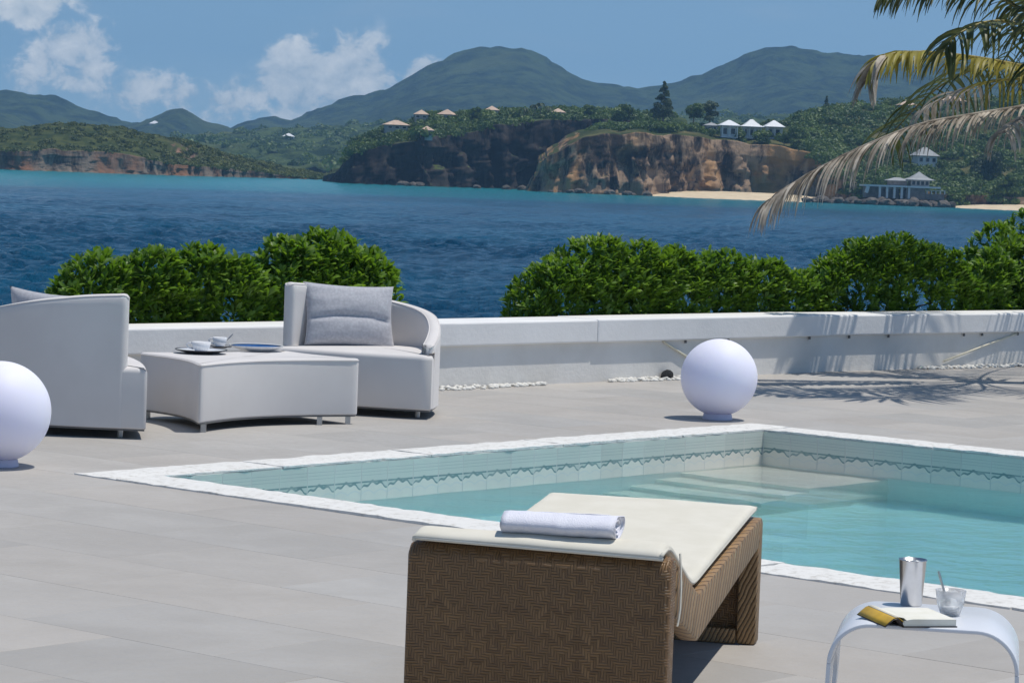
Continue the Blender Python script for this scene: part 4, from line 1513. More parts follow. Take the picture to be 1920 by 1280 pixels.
def tub_chair(loc, rz, label):
    e = empty('lounge_chair', (*loc, 0), rz, label, 'armchair', 'curved white outdoor chairs')
    hw, yf = .53, -.42
    outer = u_path(hw)
    front = [(hw - (2 * hw) * i / 14, yf - .035 * math.sin(PI * i / 14)) for i in range(1, 14)]
    plan = outer + front
    seat = rounded_prism(plan, .055, .388, .03, .012, dome=.012).build('seat', M_fabric, e, smooth='all')
    ins = [(x * .985, y * .985) for x, y in plan]
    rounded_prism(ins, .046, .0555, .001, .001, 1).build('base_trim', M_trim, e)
    for x, y in ((-.40, -.30), (.40, -.30), (-.24, .18), (.24, .16)):
        MB().lathe([(.016, 0), (.016, .047)], 10).build('leg', M_steel, e, loc=(x, y, 0))
    # back wall: thick upholstered band, high at one end, sweeping down to the other
    P = np.array(u_path(hw, .008))
    dseg = np.concatenate([[0], np.cumsum(np.hypot(*np.diff(P, axis=0).T))])
    sr = np.linspace(.12, dseg[-1] - .07, 90)
    P = np.column_stack([np.interp(sr, dseg, P[:, 0]), np.interp(sr, dseg, P[:, 1])])
    dseg = sr - sr[0]
    s_ = np.concatenate([np.linspace(0, .06, 6)[:-1], np.linspace(.06, dseg[-1] - .06, 60), np.linspace(dseg[-1] - .06, dseg[-1], 6)[1:]])
    X = np.interp(s_, dseg, P[:, 0]); Y = np.interp(s_, dseg, P[:, 1])
    tx, ty = np.gradient(X, s_), np.gradient(Y, s_)
    ln = np.hypot(tx, ty); nx, ny = ty / ln, -tx / ln       # inward
    f = s_ / dseg[-1]
    ztop = np.interp(f, [0, .12, .25, .38, .55, .70, .85, 1.0], [.785, .770, .738, .695, .645, .580, .505, .450])
    kk = np.ones(5) / 5
    ztop = np.convolve(np.pad(ztop, 2, mode='edge'), kk, 'valid')
    T = .08
    V = []
    ends = np.minimum(s_, dseg[-1] - s_)
    inset = np.where(ends < .035, .035 - np.sqrt(np.maximum(0, .035 ** 2 - (.035 - ends) ** 2)), 0) * .85
    for i in range(len(s_)):
        z1 = ztop[i] - inset[i] * .6
        prof_ = [(0, .06), (0, .2), (0, .40), (0, z1 - .06), (0, z1 - .025), (.007, z1 - .008), (.024, z1), (T * .5, z1 + .002), (T - .024, z1), (T - .007, z1 - .008), (T, z1 - .025), (T, z1 - .06), (T, .45), (T, .36)]
        for o_, z in prof_:
            o2 = inset[i] + o_ * (T - 2 * inset[i]) / T
            V.append((X[i] + nx[i] * -o2 * -1, Y[i] + ny[i] * o2, z))
    m_ = len(prof_)
    F = [tuple(x) for x in grid_faces(len(s_), m_)]
    F += [tuple(range(m_)), tuple((len(s_) - 1) * m_ + k for k in range(m_ - 1, -1, -1))]
    bk_ = MB().add(V, F).build('backrest', M_fabric, e, smooth='all')
    for row_ in (5, 9):
        MB().tube([V[i * m_ + row_] for i in range(len(s_))], .0038, 6).build('piping', M_fabric, bk_, smooth='all')
    return e

ch_r = tub_chair((-.834, 17.976), R(-20), 'curved white lounge chair with grey cushion backed against the low wall')
ch_l_rot = R(104)
fl = Vector((-1.965, 15.52, 0))
c_l = fl - Matrix.Rotation(ch_l_rot, 3, 'Z') @ Vector((-.53, -.42, 0))
ch_l = tub_chair((c_l.x, c_l.y), ch_l_rot, 'curved white lounge chair turned away, its back beside a globe lamp')

def cushion(parent_obj, lx, ly, lz, rot, w, h, t, label, seed):
    nx_, ny_ = 34, 24
    us = np.linspace(-1, 1, nx_); vs_ = np.linspace(-1, 1, ny_)
    Ug, Vg = np.meshgrid(us, vs_, indexing='ij')
    pin = 1 - .07 * (1 - Ug ** 2) * np.abs(Vg) ** 2
    pin2 = 1 - .07 * (1 - Vg ** 2) * np.abs(Ug) ** 2
    X = Ug * w / 2 * pin2; Z = Vg * h / 2 * pin
    th = t / 2 * (np.clip(1 - np.abs(Ug) ** 2.6, 0, 1) ** .55) * (np.clip(1 - np.abs(Vg) ** 2.6, 0, 1) ** .55)
    wr = fbm(X * 9, Z * 9, seed, 4) * .016 + fbm(X * 3 + Z * 2, Z * 22, seed + 3, 3) * .012
    crease = -.022 * np.exp(-((Vg + .05 + .12 * Ug ** 2) / .07) ** 2)
    edge = np.clip((1 - np.abs(Ug)) * 6, 0, 1) * np.clip((1 - np.abs(Vg)) * 6, 0, 1)
    Yf = -(th + (wr + crease) * edge); Yb = th
    top = np.stack([X, Yf, Z], -1).reshape(-1, 3); bot = np.stack([X, Yb, Z], -1).reshape(-1, 3)
    N = len(top)
    F1 = grid_faces(nx_, ny_)
    V = np.concatenate([top, bot])
    F = np.concatenate([F1, F1[:, ::-1] + N])
    me = mesh_np('cushion', V, F, M_pillow, smooth=True)
    bm = bmesh.new(); bm.from_mesh(me); bmesh.ops.remove_doubles(bm, verts=bm.verts, dist=.0005)
    bmesh.ops.recalc_face_normals(bm, faces=bm.faces); bm.to_mesh(me); bm.free()
    M = Matrix.Translation(parent_obj.location) @ Matrix.Rotation(parent_obj.rotation_euler.z, 4, 'Z') @ Matrix.Translation((lx, ly, lz)) @ Euler(rot).to_matrix().to_4x4()
    o = link('cushion', me)
    o.matrix_world = M
    tag(o, label, 'cushion', 'grey cushions on the lounge chairs')
    return o
cushion(ch_r, -.190, -.035, .580, (R(-15), R(2), R(42)), .60, .41, .15, 'crumpled grey cushion leaning in the chair by the low wall', 3)
cushion(ch_l, -.11, .08, .567, (R(-13), R(-3), R(40)), .54, .42, .15, 'grey cushion mostly hidden behind the turned away chair back', 6)

# ottoman with hollowed sides
def ottoman():
    FL, FR, BR, BL = Vector((-1.73, 15.97)), Vector((-.868, 16.93)), Vector((-1.40, 17.46)), Vector((-2.19, 16.78))
    cs = [FL, FR, BR, BL]
    c0 = sum(cs, Vector((0, 0))) / 4
    hol = (.17, .05, .10, .085)
    pts = []
    for i in range(4):
        a, b = cs[i], cs[(i + 1) % 4]
        d = (b - a); nrm = Vector((-d.y, d.x)).normalized()
        for k in range(12):
            f = k / 12
            pts.append(tuple(a + d * f + nrm * hol[i] * math.sin(PI * f) - c0))
    # soften the four corners
    pp = []
    for i in range(48):
        p = Vector(pts[i])
        if i % 12 == 0:
            a, b = Vector(pts[i - 1]), Vector(pts[(i + 1) % 48])
            for k in range(5):
                f = k / 4
                p1 = p + (a - p).normalized() * .07; p2 = p + (b - p).normalized() * .07
                pp.append(tuple(p1.lerp(p, f).lerp(p.lerp(p2, f), f)))
        else:
            pp.append(tuple(p))
    e = empty('ottoman', (c0.x, c0.y, 0), 0, 'white upholstered ottoman with hollowed sides set with cups and plate', 'ottoman')
    up_ = rounded_prism(pp, .055, .388, .014, .010, dome=.0).build('upholstery', M_fabric, e, smooth='all')
    MB().tube([(x, y, .376) for x, y in pp] + [(pp[0][0], pp[0][1], .376)], .0038, 6).build('piping', M_fabric, up_, smooth='all')
    ins = [(x * .985, y * .985) for x, y in pp]
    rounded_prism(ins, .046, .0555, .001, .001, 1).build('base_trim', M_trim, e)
    for c in cs:
        q_ = (c - c0) * .88
        MB().box((q_.x, q_.y, .023), (.03, .03, .046)).build('leg', M_steel, e)
    x = FL.lerp(FR, .78) + Vector((-.05, .08)) - c0
    MB().box((x.x, x.y, .023), (.03, .03, .046)).build('leg', M_steel, e)
    return .390
OT = ottoman()

def dish(name, px, py, r, label, rim_mat, in_mat, cat, group=None, z=OT, h=.022, grp=None):
    p = at(px, py, z=z)
    e = empty(name, (p.x, p.y, z), 0, label, cat, group)
    MB().lathe([(r * .55, 0.0), (r * .62, .004), (r * .97, h - .004), (r, h), (r * .985, h + .002), (r * .93, h - .002)], 48, caps=False).build('rim', rim_mat, e, smooth='all')
    MB().lathe([(r * .935, h - .0015), (r * .6, .009), (0.001, .008)], 48, caps=False).build('well', in_mat, e, smooth='all')
    return e, p
pl1, pp1 = dish('plate', 377, 662, .155, 'round plate with painted shade underneath carrying a white cup', M_under_shade, M_china, 'plate')
pl2, pp2 = dish('plate', 480, 657, .165, 'round plate with blue glazed rim beside the cups', M_china, M_blue_china, 'plate', h=.03)
pl3, pp3 = dish('saucer', 412, 652, .075, 'small saucer under the farther cup', M_under_shade, M_china, 'saucer', h=.012)
MB().lathe([(.158, .0305), (.166, .031), (.166, .0335), (.150, .031)], 48, caps=False).build('edge_band', M_china, pl2)

def cup(base, z, r, h, label):
    e = empty('cup', (base.x, base.y, z), 0, label, 'cup', 'cups on the ottoman')
    MB().lathe([(r * .5, 0), (r * .62, .006), (r * .86, h * .4), (r, h), (r * .95, h), (r * .80, h * .4), (r * .5, .010), (.001, .009)], 32, caps=False).build('bowl', M_china, e, smooth='all')
    pts = [(-r * .88, 0, h * .82), (-r * 1.25, 0, h * .86), (-r * 1.5, 0, h * .62), (-r * 1.3, 0, h * .36), (-r * .76, 0, h * .26)]
    MB().tube(pts, .0045, 8).build('handle', M_china, e, smooth='all')
    return e
cup(pp1, OT + .0095, .058, .058, 'white cup with handle on the plate with painted shade underneath')
cup(pp3, OT + .0095, .045, .055, 'white cup on the small saucer')
def spoon(p, q, label, m=M_steel):
    p, q = Vector(p), Vector(q)
    d = (p - q)
    e = empty('teaspoon', tuple(q), 0, label, 'spoon')
    MB().tube([(0, 0, 0), tuple(d * .5), tuple(d * .8), tuple(d)], [.0022, .0028, .0036, .0030], 6).build('handle', m, e)
    MB().lathe([(.001, -.004), (.008, -.002), (.011, .002), (.009, .004), (.001, .001)], 12).build('bowl', m, e, smooth='all')
    return e
spoon(pp3 + Vector((.075, .02, .085)), pp3 + Vector((.012, 0, .016)), 'thin teaspoon leaning out of the cup on the small saucer')

# globe lamps
def globe(px, py, label):
    p = at(px, py, z=0)
    e = empty('globe_lamp', (p.x, p.y, 0), 0, label, 'lamp', 'white globe lamps on the terrace')
    prof_ = []
    rad = .244
    for i in range(41):
        a = -PI / 2 + .36 + (PI - .36) * i / 40
        prof_.append((max(.0005, rad * math.cos(a)), .268 + rad * math.sin(a)))
    MB().lathe(prof_, 64, caps=False).build('globe', M_globe, e, smooth='all')
    MB().lathe([(.092, 0), (.095, .004), (.090, .034), (.080, .045)], 40).build('base', M_globe_base, e, smooth=True)
    return e
globe(1345, 786, 'opal globe lamp on the terrace beyond the pool corner')
globe(-2, 874, 'opal globe lamp standing by the turned away chair')

# ---- wicker lounger
def lounger():
    e = empty('sun_lounger', (.092, 7.775, 0), R(-12.8), 'brown wicker sun lounger with cream mattress beside the pool', 'sun lounger')
    W = .735
    hw = W / 2
    # head block
    MBh = MB()
    rounded_h = [(-.0, .0), (.105, 0), (.105, .475), (.075, .497), (.03, .497), (0, .47)]
    vs = [(-hw, y, z) for y, z in rounded_h] + [(hw, y, z) for y, z in rounded_h]
    k = len(rounded_h)
    fs = [tuple(range(k)), tuple(range(2 * k - 1, k - 1, -1))] + [(i, (i + 1) % k, k + (i + 1) % k, k + i) for i in range(k)]
    o = MBh.add(vs, fs).build('head_panel', M_wicker, e, smooth=True, bevel=.016, bseg=3)
    box_uv(o.data)
    # side rails: a shallow V from the head, up to the foot
    top = [(.10, .478), (.22, .436), (.36, .388), (.49, .344), (.53, .335), (.57, .339), (.9, .362), (1.3, .388), (1.70, .413), (1.80, .416)]
    bot = [(.10, .325), (.22, .290), (.36, .246), (.49, .204), (.53, .196), (.57, .201), (.9, .235), (1.3, .276), (1.70, .314), (1.80, .320)]
    for sx in (-1, 1):
        x0, x1 = (sx * hw, sx * (hw - .055))
        n_ = len(top)
        vs = [(x, y, z) for x in (x0, x1) for (y, z) in top] + [(x, y, z) for x in (x0, x1) for (y, z) in bot]
        fs = []
        for i in range(n_ - 1):
            a, b, c, d = i, n_ + i, 2 * n_ + i, 3 * n_ + i
            fs += [(a, a + 1, b + 1, b), (c, d, d + 1, c + 1), (a, c, c + 1, a + 1), (b, b + 1, d + 1, d)]
        fs += [(0, n_, 3 * n_, 2 * n_), (n_ - 1, 3 * n_ - 1, 4 * n_ - 1, 2 * n_ - 1)]
        o = MB().add(vs, fs).build('side_rail', M_wrap, e, smooth=True, bevel=.010)
        box_uv(o.data)
        for l in o.data.uv_layers[0].data: l.uv = (l.uv[0] * .28, l.uv[1] * .5)
    # bed between the rails
    n_ = len(top)
    vs = [(x, y, z - .012 - d) for d in (0, .03) for x in (-hw + .056, hw - .056) for (y, z) in top]
    fs = []
    for i in range(n_ - 1):
        a, b, c, d = i, n_ + i, 2 * n_ + i, 3 * n_ + i
        fs += [(a, a + 1, b + 1, b), (c, d, d + 1, c + 1), (a, c, c + 1, a + 1), (b, b + 1, d + 1, d)]
    fs += [(0, n_, 3 * n_, 2 * n_), (n_ - 1, 3 * n_ - 1, 4 * n_ - 1, 2 * n_ - 1)]
    o = MB().add(vs, fs).build('bed', M_wicker, e); box_uv(o.data)
    # foot: two legs, a woven panel between, a rail on the ground
    for sx in (-1, 1):
        o = MB().box((sx * (hw - .031), 1.765, .204), (.064, .080, .407)).build('leg', M_wrap, e, smooth=True, bevel=.010)
        box_uv(o.data)
    o = MB().box((0, 1.782, .205), (W - .13, .03, .37)).build('foot_panel', M_wicker, e); box_uv(o.data)
    o = MB().box((0, 1.74, .026), (W - .129, .036, .05)).build('foot_rail', M_wrap, e, bevel=.006); box_uv(o.data)
    # mattress
    line = [(-.022, .508), (.02, .520), (.07, .522), (.13, .508), (.22, .474), (.33, .430), (.43, .390), (.50, .369), (.56, .364), (.63, .369), (.80, .382), (1.0, .396), (1.3, .417), (1.6, .438), (1.75, .446), (1.795, .445)]
    L = np.array(line)
    ds = np.concatenate([[0], np.cumsum(np.hypot(*np.diff(L, axis=0).T))])
    ss_ = np.linspace(0, ds[-1], 90)
    Yl = np.interp(ss_, ds, L[:, 0]); Zl = np.interp(ss_, ds, L[:, 1])
    kk = np.ones(5) / 5
    Zl = np.convolve(np.pad(Zl, 2, mode='edge'), kk, 'valid')
    mw = hw - .020
    nxm = 30
    tt = .034
    V = []
    xs = np.sin(np.linspace(-PI / 2, PI / 2, nxm)) * mw
    ty, tz = np.gradient(Yl), np.gradient(Zl); ln = np.hypot(ty, tz); ny, nz = -tz / ln, ty / ln
    for sgn in (1, -1):
        for i in range(90):
            endf = min(i, 89 - i) / 4
            for x in xs:
                ed = min(1, math.sqrt(max(0, 1 - max(0, (abs(x) - (mw - .022)) / .022) ** 2)) )
                en = min(1, math.sqrt(min(1, endf)) + .12)
                q_ = tt / 2 * sgn * max(.10, ed) * en
                wv = float(0.0)
                V.append((x, Yl[i] + ny[i] * q_, Zl[i] + nz[i] * q_))
    V = np.array(V)
    w_ = fbm(V[:, 0] * 4, V[:, 1] * 5, 2.2, 4) * .009
    V[:, 2] += np.where(np.arange(len(V)) < 90 * nxm, w_, w_ * .3)
    # a lazy sag of the loose edges at the head
    V[:, 2] += .012 * np.clip((.12 - V[:, 1]) / .14, 0, 1) * (-V[:, 0] / hw) * .6
    F1 = grid_faces(90, nxm)
    F = [tuple(x) for x in F1] + [tuple(x[::-1] + 90 * nxm) for x in F1]
    N = 90 * nxm
    per = [i * nxm for i in range(90)] + [89 * nxm + j for j in range(1, nxm)] + [i * nxm + nxm - 1 for i in range(88, -1, -1)] + [j for j in range(nxm - 2, 0, -1)]
    for k in range(len(per)):
        a, b = per[k], per[(k + 1) % len(per)]
        F.append((a, b, b + N, a + N))
    mt = MB().add([tuple(v) for v in V], F).build('mattress', M_cream, e, smooth='all')
    # piping round the edge and one loose tie strap
    MB().tube([(mw - .004, Yl[i], Zl[i] - .004) for i in range(0, 90, 2)], .006, 6).build('piping', M_cream, mt, smooth='all')
    MB().tube([(-mw + .004, Yl[i], Zl[i] - .004) for i in range(0, 90, 2)], .006, 6).build('piping', M_cream, mt, smooth='all')
    MB().tube([(x, Yl[0] + .004, Zl[0] - .006 + .012 * (-x / hw) * .6) for x in np.linspace(-mw, mw, 24)], .006, 6).build('piping', M_cream, mt, smooth='all')
    MB().tube([(x, Yl[-1] - .004, Zl[-1]) for x in np.linspace(-mw, mw, 24)], .006, 6).build('piping', M_cream, mt, smooth='all')
    st = [(hw + .004, .118, .500), (hw + .008, .120, .46), (hw + .010, .124, .40), (hw + .009, .128, .345), (hw + .006, .122, .31), (hw + .005, .118, .30)]
    mbs = MB()
    vs, fs = [], []
    for i, p in enumerate(st):
        vs += [(p[0], p[1] - .006, p[2]), (p[0] + .0015, p[1] + .006, p[2])]
        if i: fs.append((2 * i - 2, 2 * i - 1, 2 * i + 1, 2 * i))
    o = mbs.add(vs, fs).build('tie_strap', M_cream, mt)
    sm = o.modifiers.new('thickness', 'SOLIDIFY'); sm.thickness = .0025
    return e
LG = lounger()
ML = Matrix.Translation(LG.location) @ Matrix.Rotation(LG.rotation_euler.z, 4, 'Z')

# rolled towel: a terry sheet wound on itself
def towel():
    n_, turns = 110, 3.1
    L = .305
    V, nl = [], 26
    xs = np.linspace(-L / 2, L / 2, nl)
    pr = []
    for i in range(n_):
        a = 2 * PI * turns * i / (n_ - 1)
        r_ = .007 + .041 * (i / (n_ - 1))
        pr.append((math.cos(a) * r_ * 1.12, math.sin(a) * r_))
    # loose end lies on the mattress
    for th, sgn in ((.0, 0), (.0058, 1)):
        for i, (y, z) in enumerate(pr):
            l_ = math.hypot(y, z) + 1e-6
            for j, x in enumerate(xs):
                k = 1 + .16 * float(fbm(x * 12, i * .06, 3, 4)) + .07 * float(fbm(x * 45, i * .2, 5, 2)) + .06 * abs(x / L) ** 2
                rag = (.006 * float(vnoise(i * .35, 2.2 if x > 0 else 7.1)) + .010 * (i / n_ - .5)) * (1 if j in (0, nl - 1) else 0) * (1 if x > 0 else -1)
                V.append((x + rag, y * k * (1 - th / l_ * .5), z * k * (1 - th / l_ * .5)))
    N = n_ * nl
    F1 = grid_faces(n_, nl)
    F = [tuple(x) for x in F1] + [tuple(x[::-1] + N) for x in F1]
    per = [i * nl for i in range(n_)] + [(n_ - 1) * nl + j for j in range(1, nl)] + [i * nl + nl - 1 for i in range(n_ - 2, -1, -1)] + [j for j in range(nl - 2, 0, -1)]
    for k in range(len(per)):
        a, b = per[k], per[(k + 1) % len(per)]
        F.append((a, b, b + N, a + N))
    o = MB().add(V, F).build('rolled_towel', M_towel, smooth='all')
    o.matrix_world = ML @ Matrix.Translation((.045, .085, .564)) @ Matrix.Rotation(R(2), 4, 'Z') @ Matrix.Rotation(R(-.5), 4, 'Y') @ Matrix.Diagonal((1, 1.75, .78, 1))
    tag(o, 'white rolled towel on the head of the lounger mattress', 'towel')
towel()

# ---- bent white side table
TT = .455
tc = at(1738, 1153, z=TT)
tb = empty('side_table', (tc.x, tc.y, 0), R(-10), 'white bent plastic side table holding book tumbler and glass', 'side table')
def table():
    hw, dp, th, rr = .232, .40, .010, .105
    prof_ = []       # outer line of the bend from one leg to the other
    def outline(o_):
        pts = []
        r_ = rr - o_
        zt = TT - o_
        for k in range(13):
            a = PI - PI / 2 * k / 12
            pts.append((-hw + rr + r_ * math.cos(a), TT - rr + r_ * math.sin(a)))
        for k in range(1, 8):
            pts.append((-hw + rr + (2 * hw - 2 * rr) * k / 8, zt))
        for k in range(13):
            a = PI / 2 - PI / 2 * k / 12
            pts.append((hw - rr + r_ * math.cos(a), TT - rr + r_ * math.sin(a)))
        return pts
    a, b = outline(0), outline(th)
    n_ = len(a)
    sec = [-dp / 2, -dp / 2 + .003, dp / 2 - .003, dp / 2]
    vs, fs = [], []
    for y in (-dp / 2, dp / 2):
        vs += [(x, y, z) for x, z in a] + [(x, y, z) for x, z in b]
    A_, B_, C_, D_ = 0, n_, 2 * n_, 3 * n_
    for i in range(n_ - 1):
        fs += [(A_ + i, A_ + i + 1, C_ + i + 1, C_ + i), (B_ + i, D_ + i, D_ + i + 1, B_ + i + 1), (A_ + i, B_ + i, B_ + i + 1, A_ + i + 1), (C_ + i, C_ + i + 1, D_ + i + 1, D_ + i)]
    fs += [(A_, C_, D_, B_), (A_ + n_ - 1, B_ + n_ - 1, D_ + n_ - 1, C_ + n_ - 1)]
    MB().add(vs, fs).build('table_top', M_plastic, tb, smooth=True, bevel=.003)
    zt = TT - rr
    for sx in (-1, 1):
        for sy in (-1, 1):
            # each leg narrows from the bend to the ground and leaves a tall arch between
            V, F = [], []
            rows_ = 14
            for i in range(rows_):
                f = i / (rows_ - 1)
                z = zt * (1 - f)
                wd = .085 + (dp / 2 - .085) * max(0, 1 - f / .16) ** 2 if f < .16 else .085 - .02 * f
                y0 = sy * dp / 2; y1 = sy * (dp / 2 - wd)
                xo = sx * (hw + .028 * f * f + .006 * f); xi = xo - sx * th
                V += [(xo, y0, z), (xi, y0, z), (xi, y1, z), (xo, y1, z)]
            for i in range(rows_ - 1):
                for k in range(4):
                    F.append((4 * i + k, 4 * i + (k + 1) % 4, 4 * i + 4 + (k + 1) % 4, 4 * i + 4 + k))
            F += [(0, 1, 2, 3), tuple(4 * (rows_ - 1) + k for k in (3, 2, 1, 0))]
            MB().add(V, F).build('leg', M_plastic, tb, smooth=True)
table()

# notebook lying open
def book():
    p = at(1716, 1164, z=TT)
    e = empty('open_book', (p.x, p.y, TT), R(14), 'thick open notebook with yellow endpaper on the white table', 'book')
    w, d, t = .138, .185, .017
    MB().box((.0, 0, .0015), (w + .004, d + .006, .0028)).build('back_cover', M_cover, e)
    V, F = [], []
    n_ = 16
    for y in (-d / 2, d / 2):
        for i in range(n_):
            f = i / (n_ - 1)
            z = .003 + t * (1 - .35 * max(0, 1 - f / .22) ** 2) - .001 * f
            V.append((-w / 2 + w * f, y, z))
        for i in range(n_):
            f = i / (n_ - 1)
            V.append((-w / 2 + w * f, y, .003))
    a, b, c, d2 = 0, n_, 2 * n_, 3 * n_
    for i in range(n_ - 1):
        F += [(a + i, a + i + 1, c + i + 1, c + i), (b + i, d2 + i, d2 + i + 1, b + i + 1), (a + i, b + i, b + i + 1, a + i + 1), (c + i, c + i + 1, d2 + i + 1, d2 + i)]
    F += [(a, c, d2, b), (a + n_ - 1, b + n_ - 1, d2 + n_ - 1, c + n_ - 1)]
    MB().add(V, F).build('page_block', M_paper, e, smooth=True)
    def sheet(zs, name, m, y0=-d / 2, y1=d / 2, th=.0015):
        V, F = [], []
        for x, z in zs:
            V += [(x, y0, z), (x, y1, z)]
        for i in range(len(zs) - 1):
            F.append((2 * i, 2 * i + 1, 2 * i + 3, 2 * i + 2))
        o = MB().add(V, F).build(name, m, e, smooth='all')
        sm = o.modifiers.new('thickness', 'SOLIDIFY'); sm.thickness = th
    x0 = -w / 2
    sheet([(x0 + .004, .012), (x0 - .006, .020), (x0 - .014, .0255), (x0 - .026, .022), (x0 - .038, .0125), (x0 - .047, .004)], 'endpaper', M_yellow)
    sheet([(x0 + .002, .004), (x0 - .006, .014), (x0 - .014, .0225), (x0 - .026, .0192), (x0 - .038, .0100), (x0 - .048, .0020)], 'front_cover', M_cover, -d / 2 - .003, d / 2 + .003, .002)
    sheet([(x0 + .010, .0165), (x0 + .002, .0235), (x0 - .010, .0255), (x0 - .020, .0250)], 'loose_page', M_paper, -d / 2, d / 2, .0008)
book()

# metal tumbler
p = at(1708, 1134, z=TT)
tm = empty('tumbler', (p.x, p.y, TT), 0, 'polished metal tumbler standing behind the open book', 'tumbler')
MB().lathe([(.0255, 0), (.027, .0015), (.0345, .114), (.0360, .116), (.0360, .119), (.0340, .119), (.0265, .006), (.001, .005)], 48, caps=False).build('cup_body', M_tumbler, tm, smooth='all')
MB().lathe([(.001, .0005), (.0255, .0002)], 48, caps=False).build('base', M_tumbler, tm)

# small glass bowl with a spoon
def mat_clear():
    m = bpy.data.materials.new('frosted_glass')
    m.use_nodes = True
    n = NT(m.node_tree)
    b = n.n['Principled BSDF']
    f = n.noise(n.coord('Object'), 60, 3)
    n.l.new(n.mix(f, (0.90, 0.92, 0.93), (0.97, 0.98, 0.98)), b.inputs['Base Color'])
    b.inputs['Roughness'].default_value = 0.22
    b.inputs['IOR'].default_value = 1.4
    b.inputs['Transmission Weight'].default_value = 0.75
    tr = n.node('ShaderNodeBsdfTransparent')
    mx = n.node('ShaderNodeMixShader')
    mx.inputs[0].default_value = 0.35
    n.l.new(b.outputs[0], mx.inputs[1]); n.l.new(tr.outputs[0], mx.inputs[2])
    n.l.new(mx.outputs[0], n.n['Material Output'].inputs['Surface'])
    return m
M_clear = mat_clear()
p = at(1781, 1153, z=TT)
gb = empty('glass_cup', (p.x, p.y, TT), 0, 'small frosted glass cup with a spoon beside the metal tumbler', 'glass')
MB().lathe([(.001, 0), (.020, 0), (.024, .003), (.034, .030), (.0385, .064), (.0365, .064), (.031, .030), (.021, .008), (.001, .007)], 40, caps=False).build('bowl', M_clear, gb, smooth='all')
MB().lathe([(.001, .0075), (.0205, .0085), (.028, .026), (.001, .026)], 32, caps=False).build('ice', M_china, gb, smooth='all')
spoon(p + Vector((-.033, .005, .110)), p + Vector((-.008, 0, .031)), 'teaspoon standing in the small frosted glass cup')

# ================================================================== SHRUBS
def leaf_template():
    """spoon-shaped leaf along +X, slightly folded and arched"""
    V, F = [], []
    st = [(0, .05), (.25, .15), (.55, .30), (.8, .33), (1.0, .08)]
    for x, w in st:
        z = .10 * math.sin(PI * x * .8) - .12 * x * x
        V += [(x, -w * .42, z + .06 * w), (x, 0, z), (x, w * .42, z + .06 * w)]
    for i in range(len(st) - 1):
        q = 3 * i
        F += [(q, q + 1, q + 4, q + 3), (q + 1, q + 2, q + 5, q + 4)]
    return np.array(V), np.array(F)
LV, LF = leaf_template()
LEAF_ME = []
for k in range(3):
    v = LV.copy(); v[:, 1] *= (0.85, 1.0, 1.15)[k]; v[:, 2] += (.0, .05, -.05)[k] * v[:, 0] ** 2
    LEAF_ME.append(mesh_np('leaf', v, LF, M_leaf_o, smooth=True))

